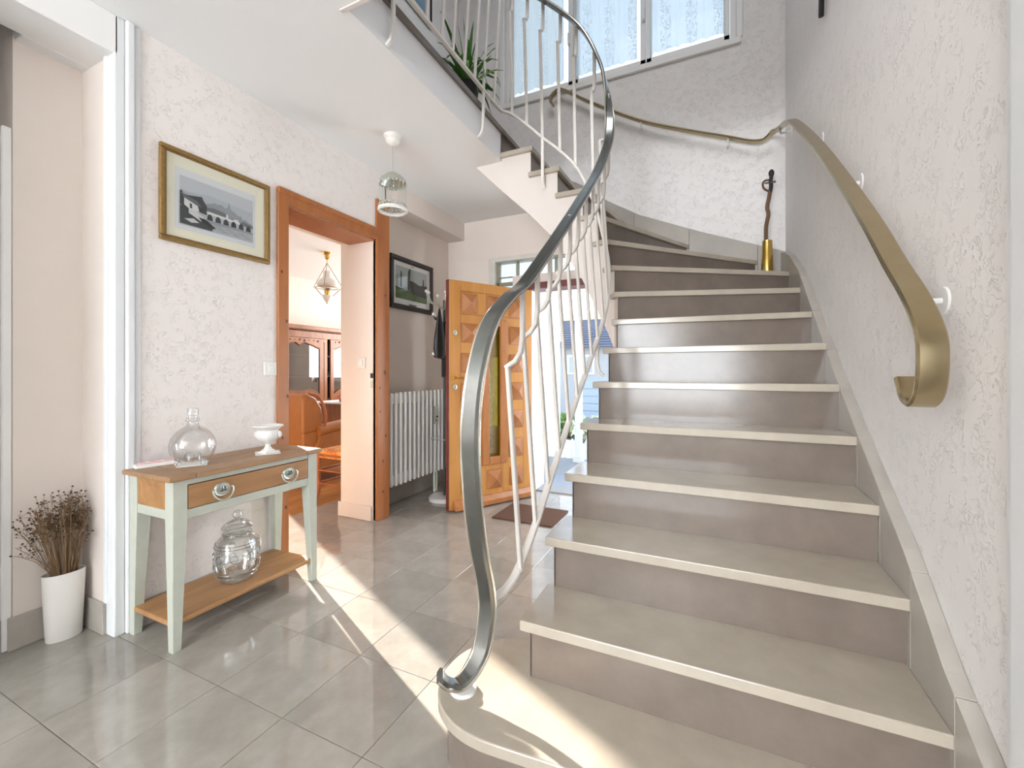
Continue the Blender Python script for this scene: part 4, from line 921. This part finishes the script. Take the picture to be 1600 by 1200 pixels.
def cdoor(y0, y1, flip):
    D = MB(); zt = HC-.175; zb = .1; w = .062; n = 18
    # shaped top rail: double ogee arch; shaped foot rail above a solid lower panel
    def archz(t): return 1.475+.05*math.sin(PI*min(1, abs(t-.5)*0+1-abs(2*t-1)))*1.0-.035*max(0, math.cos((t-.5)*14))*(abs(t-.5) < .11)
    ts = [k/n for k in range(n+1)]; yi0, yi1 = y0+w, y1-w
    top_ = [(lerp(yi0, yi1, t), (1.40+.085*math.sin(PI*(1-abs(2*t-1))*.5)**1.2 if abs(t-.5) > .12 else 1.40+.085-.05*(1-abs(t-.5)/.12))) for t in ts]
    low_ = [(lerp(yi0, yi1, t), .72+.10*math.sin(PI*t)**1.5+.03*math.sin(3*PI*t)) for t in ts]
    fr = MB(); xa, xb = X0, X0+.024
    fr.box(xa, xb, y0, yi0, zb, zt).box(xa, xb, yi1, y1, zb, zt)
    for (p, q) in zip(top_, top_[1:]): fr.prism_ax([p, q, (q[0], zt), (p[0], zt)], xa, xb, 'x')
    for (p, q) in zip(low_, low_[1:]): fr.prism_ax([(p[0], p[1]-.07), (q[0], q[1]-.07), q, p], xa, xb, 'x')
    fr.box(xa, xb, yi0, yi1, zb, .17)
    d = fr.build('door', 'cabinet_wood', BC)
    pn = MB()
    for (p, q) in zip(low_, low_[1:]): pn.prism_ax([(p[0], .17), (q[0], .17), (q[0], q[1]-.05), (p[0], p[1]-.05)], xa+.004, xa+.014, 'x')
    pn.build('panel', 'cabinet_wood', d)
    gl = MB()
    for (p, q), (r, s) in zip(zip(low_, low_[1:]), zip(top_, top_[1:])): gl.prism_ax([p, q, s, r], xa+.008, xa+.011, 'x')
    gl.build('pane', 'cabinet_glass', d)
    cv = MB()
    for k in range(9): cv.sphere((xb, lerp(yi0+.03, yi1-.03, k/8), 1.512+.006*math.sin(k*2.2)), .011+.004*math.sin(k*1.7), 6)
    cv.build('carving', 'cabinet_dark', d, smooth=True)
    for pp in (top_, low_): MB().tube([(xb+.002, a, b) for a, b in pp], .007, 6).build('moulding', 'cabinet_wood', d, smooth=True)
    for k in range(2): MB().box(X0, X0+.012, y1+.012+k*.02, y1+.02+k*.02, .3, 1.5).build('flute', 'cabinet_wood', d)
cdoor(3.84, 4.64, 0); cdoor(4.78, 5.58, 1)
for i, (y, z, w, h, m, lb) in enumerate([(4.86, 1.306, .20, .03, 'book_a', 'green flat book on the bookcase shelf, lowest of its pile'), (5.08, 1.306, .18, .032, 'book_b', 'red flat book lying beside the green book in the bookcase'), (4.87, 1.337, .17, .028, 'book_c', 'cream flat book lying on the green book in the bookcase'), (5.09, 1.339, .15, .025, 'book_c', 'pale flat book lying on the red book in the bookcase')]):
    b = thing('book', lb, 'book', (-5.4, y, z-.31), 0, 'books in the glazed bookcase')
    z -= .31
    bx(-5.48, -5.345, y+.004, y+w-.004, z+.003, z+h-.003).build('pages', 'paper', b)
    MB().box(-5.485, -5.34, y, y+w, z, z+.003).box(-5.485, -5.34, y, y+w, z+h-.003, z+h).box(-5.485, -5.482, y, y+w, z, z+h).box(-5.343, -5.34, y, y+w, z, z+h).build('cover', m, b)

# desk behind the armchair
DK = thing('desk', 'walnut writing desk with pale top, behind the leather armchair', 'desk', (-4.2, 4.3, 0))
bx(-4.82, -3.3, 4.05, 4.68, .645, .665).build('top', 'mount_white', DK, bevel=.004)
MB().box(-4.76, -3.35, 4.10, 4.13, .30, .645).box(-4.76, -4.73, 4.10, 4.64, .3, .645).box(-3.38, -3.35, 4.10, 4.64, .3, .645).build('body', 'cabinet_wood', DK, bevel=.003)
MB().prism_ax([(-4.72, .30), (-3.4, .30), (-3.4, .2), (-3.55, .29), (-4.05, .265), (-4.57, .29), (-4.72, .2)], 4.105, 4.125, 'y').build('apron', 'cabinet_wood', DK)
for x in (-4.74, -3.37):
    for y in (4.13, 4.62): MB().tube([(x, y, .32), (x-.01, y, .15), (x, y, 0)], .022, 8, r1=.014).build('leg', 'cabinet_wood', DK, smooth=True)
def lathe_thing(name, label, cat, x, y, z, prof, m, group=None, extra=None):
    o = MB().lathe([(r, z+h) for r, h in prof], x, y, 16).build(name, m, smooth=True, origin=(x, y, z)); return tag(o, label, cat, group)
dz = .665
bo = bx(-4.47, -4.33, 4.2, 4.3, dz, dz+.085).build('red_box', 'red', bevel=.004, origin=(-4.4, 4.25, dz)); tag(bo, 'small red box on the pale desk top', 'box')
MB().box(-4.44, -4.36, 4.198, 4.2, dz+.045, dz+.07).build('label', 'paper', bo)
jug = thing('jug', 'white patterned jug holding pens on the desk', 'jug', (-4.24, 4.22, dz))
MB().lathe([(1e-4, dz), (.04, dz), (.05, dz+.05), (.048, dz+.11), (.052, dz+.13), (.046, dz+.128), (.04, dz+.05), (1e-4, dz+.02)], -4.24, 4.22, 18).build('body', 'ceramic_white', jug, smooth=True)
MB().tube(spline([(-4.285, 4.2, dz+.11), (-4.32, 4.19, dz+.09), (-4.31, 4.19, dz+.05), (-4.285, 4.2, dz+.04)], 4), .006).build('handle', 'ceramic_white', jug, smooth=True)
for k, (dx, dy) in enumerate([(.01, .02), (-.02, .0), (.02, -.015), (0, -.02)]):
    p = MB().tube([(-4.24+dx*.4, 4.22+dy*.4, dz+.04), (-4.24+dx*1.8, 4.22+dy*1.8, dz+.19)], .004, 6).build('pen', ['black', 'steel', 'slate', 'black'][k], smooth=True, origin=(-4.24, 4.22, dz+.04))
    tag(p, ['black pen leaning at the back of the white desk jug', 'steel pen standing in the white jug on desk', 'blue pen standing in the white jug on desk', 'black pen leaning at the front of the white desk jug'][k], 'pen', 'pens in the desk jug')
for k, (x, y, h, m, lb) in enumerate([(-4.12, 4.2, .14, 'ware_glass', 'clear bottle beside the white jug on the desk'), (-4.06, 4.26, .12, 'ceramic_white', 'white bottle on the desk next to the clear bottle'), (-4.34, 4.15, .05, 'brass', 'small brass pot on the desk before the red box')]):
    lathe_thing('desk_bottle' if k < 2 else 'brass_pot', lb, 'bottle' if k < 2 else 'pot', x, y, dz, [(1e-4, 0), (.025, 0), (.028, h*.5), (.012, h*.75), (.013, h), (1e-4, h)], m)

# leather wing chair, seen from its side; its back to the hall
AC = thing('armchair', 'cognac leather wing armchair in front of the desk', 'armchair', (-3.72, 3.1, 0))
ax0, ax1, ay0, ay1 = -4.07, -3.37, 2.82, 3.46
def soft(o, lv=2):
    s = o.modifiers.new('sub', 'SUBSURF'); s.levels = lv; s.render_levels = lv; return o
soft(bx(ax0+.08, ax1-.08, ay0+.12, ay1-.02, .24, .40).build('seat_cushion', 'leather', AC, bevel=.05, seg=3), 1)
MB().box(ax0+.03, ax1-.03, ay0+.05, ay1-.05, .12, .25).build('base', 'leather', AC, bevel=.03, seg=3)
bk = MB().prism_ax([(ay0-.02, .14), (ay0+.14, .14), (ay0+.13, .5), (ay0+.07, .8), (ay0-.0, .86), (ay0-.035, .84), (ay0-.04, .6)], ax0+.04, ax1-.04, 'x').build('backrest', 'leather', AC, bevel=.035, seg=3, smooth=True)
for s, x in ((-1, ax0), (1, ax1)):
    xa, xb = (x, x+.10) if s < 0 else (x-.10, x)
    MB().prism_ax([(ay0+.0, .13), (ay1-.08, .13), (ay1-.04, .30), (ay1-.05, .50), (ay0+.16, .50)], xa+.02, xb-.02, 'x').build('side', 'leather', AC, bevel=.015, seg=2)
    MB().tube(spline([(x-s*.045, ay0+.12, .50), (x-s*.045, ay0+.3, .515), (x-s*.045, ay1-.12, .53), (x-s*.045, ay1-.03, .51), (x-s*.045, ay1-.015, .49)], 5), .058, 12, r1=.05).build('arm_roll', 'leather', AC, smooth=True)
    MB().prism_ax([(ay0-.04, .48), (ay0+.16, .50), (ay0+.19, .60), (ay0+.17, .72), (ay0+.10, .82), (ay0+.0, .86), (ay0-.05, .82)], xa+.01, xb-.03, 'x').build('wing', 'leather', AC, bevel=.025, seg=3, smooth=True)
    MB().tube(spline([(x-s*.01, ay0+.155, .50), (x-s*.01, ay0+.195, .60), (x-s*.01, ay0+.172, .73), (x-s*.01, ay0+.10, .835), (x-s*.01, ay0+.0, .868)], 6), .013, 8).build('wood_trim', 'rush_wood', AC, smooth=True)
for x in (ax0+.07, ax1-.07):
    for y in (ay0+.06, ay1-.08): MB().tube([(x, y, .13), (x, y+.015, .06), (x, y, 0)], .03, 8, r1=.016).build('leg', 'rush_wood', AC, smooth=True)
# side chair with printed cushion
RC = thing('side_chair', 'red brown wooden side chair with orange printed cushion by the doorway', 'chair', (-2.78, 2.78, 0))
rx0, rx1, ry0, ry1 = -2.97, -2.60, 2.575, 2.96
for x, y, sx_, sy_ in [(rx0, ry0, -1, -1), (rx1, ry0, 1, -1), (rx0, ry1, -1, 1), (rx1, ry1, 1, 1)]:
    MB().tube(spline([(x, y, .40), (x+.004*sx_, y, .22), (x-.004*sx_, y, .10), (x+.02*sx_, y+.012*sy_, 0)], 5), .02, 8, r1=.014).build('leg', 'rush_wood', RC, smooth=True)
for x in (rx1,):
    pass
MB().box(rx0-.015, rx1+.015, ry0-.015, ry1+.015, .365, .39).build('seat', 'rush_wood', RC, bevel=.008, seg=2)
soft(bx(rx0-.012, rx1+.012, ry0-.012, ry1+.012, .345, .425).build('cushion', 'cushion_print', RC, bevel=.018, seg=2), 1)
for z in (.14, .25):
    for a, b in [((rx0, ry0), (rx1, ry0)), ((rx0, ry1), (rx1, ry1)), ((rx0, ry0), (rx0, ry1)), ((rx1, ry0), (rx1, ry1))]:
        MB().tube([(a[0], a[1], z), (b[0], b[1], z)], .0095, 8).build('stretcher', 'rush_wood', RC, smooth=True)
for y in (ry0, ry1): MB().tube([(rx1, y, .38), (rx1+.03, y, .65), (rx1+.06, y, .88)], .017, 8, r1=.013).build('back_post', 'rush_wood', RC, smooth=True)
for z, x in ((.56, .022), (.70, .037), (.84, .055)): MB().box(rx1+x-.008, rx1+x+.008, ry0, ry1, z, z+.06).build('back_slat', 'rush_wood', RC, bevel=.004)
# suspension lamp in the side room
CH = thing('suspension_lamp', 'old fashioned brass and white glass hanging lamp in the side room', 'pendant lamp', (-4.222, 3.784, 2.5))
lx, ly = -4.222, 3.784
MB().lathe([(1e-4, 2.5), (.06, 2.5), (.05, 2.485), (.03, 2.47), (.025, 2.43), (.012, 2.42), (1e-4, 2.42)], lx, ly, 20).build('ceiling_cup', 'brass', CH, smooth=True)
MB().tube([(lx, ly, 2.42), (lx, ly, 2.375)], .005, 6).build('hook', 'brass', CH)
for a in (3.3, 5.4, 1.2):
    e = (lx+.19*math.cos(a), ly+.19*math.sin(a), 2.10)
    MB().tube([(lx, ly, 2.375), e], .0032, 6).build('chain', 'bronze', CH)
    MB().tube(spline([e, (lx+.15*math.cos(a), ly+.15*math.sin(a), 2.07), (lx+.07*math.cos(a), ly+.07*math.sin(a), 1.99), (lx, ly, 1.985)], 5), .0045, 6).build('arm', 'bronze', CH, smooth=True)
MB().tube([(lx+.125*math.cos(2*PI*k/24), ly+.125*math.sin(2*PI*k/24), 2.075) for k in range(24)], .004, 6, closed=True).build('ring', 'bronze', CH, smooth=True)
MB().lathe([(.04, 2.065), (.09, 2.085), (.118, 2.115), (.112, 2.145), (.08, 2.175), (.05, 2.195), (.04, 2.23), (.042, 2.26), (.05, 2.275)], lx, ly, 28).build('shade', 'ceramic_white', CH, smooth=True)
MB().lathe([(1e-4, 1.90), (.02, 1.91), (.05, 1.96), (.06, 1.985), (.03, 1.99), (1e-4, 1.995)], lx, ly, 20).build('counterweight', 'ceramic_white', CH, smooth=True)
MB().sphere((lx, ly, 1.893), .01, 8).build('finial', 'brass', CH, smooth=True)
MB().lathe([(.02, 1.99), (.035, 2.02), (.03, 2.05), (.012, 2.07), (.012, 2.09)], lx, ly, 16).build('burner', 'brass', CH, smooth=True)
struct('baseboard_side_room', MB().box(-5.73, -5.715, 3.4, 6.2, 0, .1).box(-5.0, -2.56, 6.185, 6.2, 0, .1), 'paint_white')

# ================================================================ OUTSIDE
struct('ground_street', bx(-30, 14, 6.6, 40, -.75, -.62), 'asphalt')
struct('ground_front', MB().box(-2.15, 3, YB+.2, 5.2, -.3, -.02).box(-8, 3, 5.2, 6.6, -.75, -.5), 'concrete')
om = bx(-1.5, -.65, YB+.22, 4.25, -.02, -.005).build('outdoor_mat', 'mat_grey', bevel=.003, origin=(-1.1, 4.0, -.02)); tag(om, 'grey outdoor mat on the front step outside the door', 'mat')
PO = tag(bx(-1.49, -1.41, 4.98, 5.06, -.02, 2.6).build('porch_post', 'street_white', bevel=.006, origin=(-1.45, 5.02, -.02)), 'white porch post standing outside the front door', 'post')
bx(-1.505, -1.395, 4.965, 5.075, -.02, .06).build('post_base', 'street_white', PO, bevel=.004)
FN = thing('picket_fence', 'low white picket fence in front of the street', 'fence', (-2.0, 6.5, -.5))
for k in range(16):
    x = -2.7+k*.115
    MB().prism_ax([(x, -.5), (x+.06, -.5), (x+.06, -.02), (x+.03, .02), (x, -.02)], 6.49, 6.51, 'y').build('picket', 'street_white', FN)
for z in (-.4, -.12): bx(-2.7, -.85, 6.51, 6.53, z, z+.05).build('rail', 'street_white', FN)
HO = thing('neighbour_house', 'pale house with blue slate roof across the street', 'house', (-4.5, 15, -.62))
MB().box(-9, 0, 15, 19, -.62, 1.95).build('wall', 'house_render', HO)
MB().add([(-9.3, 14.7, 1.9), (.3, 14.7, 1.9), (.3, 17, 3.15), (-9.3, 17, 3.15), (-9.3, 19.3, 1.9), (.3, 19.3, 1.9)], [(0, 1, 2, 3), (3, 2, 5, 4), (0, 3, 4), (1, 5, 2)]).build('roof', 'slate', HO)
for k in range(12):
    z = 1.92+k*.1; y = 14.70+k*.188; bx(-9.3, .3, y-.02, y+.02, z, z+.03).build('slate_course', 'slate', HO)
MB().box(-9.35, .35, 16.9, 17.1, 3.12, 3.4).build('ridge', 'cream', HO)
for x in (-6.6, -4.75, -3.1):
    w = bx(x, x+1.0, 14.96, 15.02, .95, 1.65).build('window', 'paint_white', HO); bx(x+.08, x+.92, 14.94, 14.965, 1.02, 1.58).build('pane', 'grey_blue', w)
gd = bx(-4.4, -2.4, 14.95, 15.02, -.6, .75).build('garage_door', 'grey_blue', HO)
for k in range(5): bx(-4.38, -2.42, 14.92, 14.955, -.58+k*.26, -.36+k*.26).build('panel', 'grey_blue', gd)
bx(-5.5, -5.0, 14.6, 15.02, 2.15, 2.75).build('chimney', 'street_white', HO)
rnd = random.Random(9)
def bush(x, y, s, m, label):
    b = MB()
    for i in range(260):
        v = Vector((rnd.gauss(0, 1), rnd.gauss(0, 1), rnd.gauss(0, 1))).normalized()*rnd.uniform(.6, 1); p = Vector((x+v.x*s*1.3, y+v.y*s*.8, -.6+s*.75+v.z*s*.7)); q = Vector((rnd.uniform(-1, 1), rnd.uniform(-1, 1), rnd.uniform(-1, 1)))*s*.2; r = Vector((rnd.uniform(-1, 1), rnd.uniform(-1, 1), rnd.uniform(-1, 1)))*s*.2
        b.add([p-q, p+r, p+q, p-r], [(0, 1, 2, 3)])
    t = thing('bush', label, 'bush', (x, y, -.6)); b.build('foliage', m, t, kind='stuff')
    MB().tube([(x, y, -.62), (x+.02, y, -.6+s*.6)], .04, 6).build('stem', 'dark_wood', t)
bush(-3.3, 10.5, .40, 'hedge', 'green bush on the pavement edge across the picket fence')
bush(-2.55, 10.0, .42, 'hedge_pale', 'pale flowering bush to the stair side of the green bush')
bush(-4.35, 11.2, .32, 'hedge_pale', 'pale flowering bush nearest the white wing wall outside')
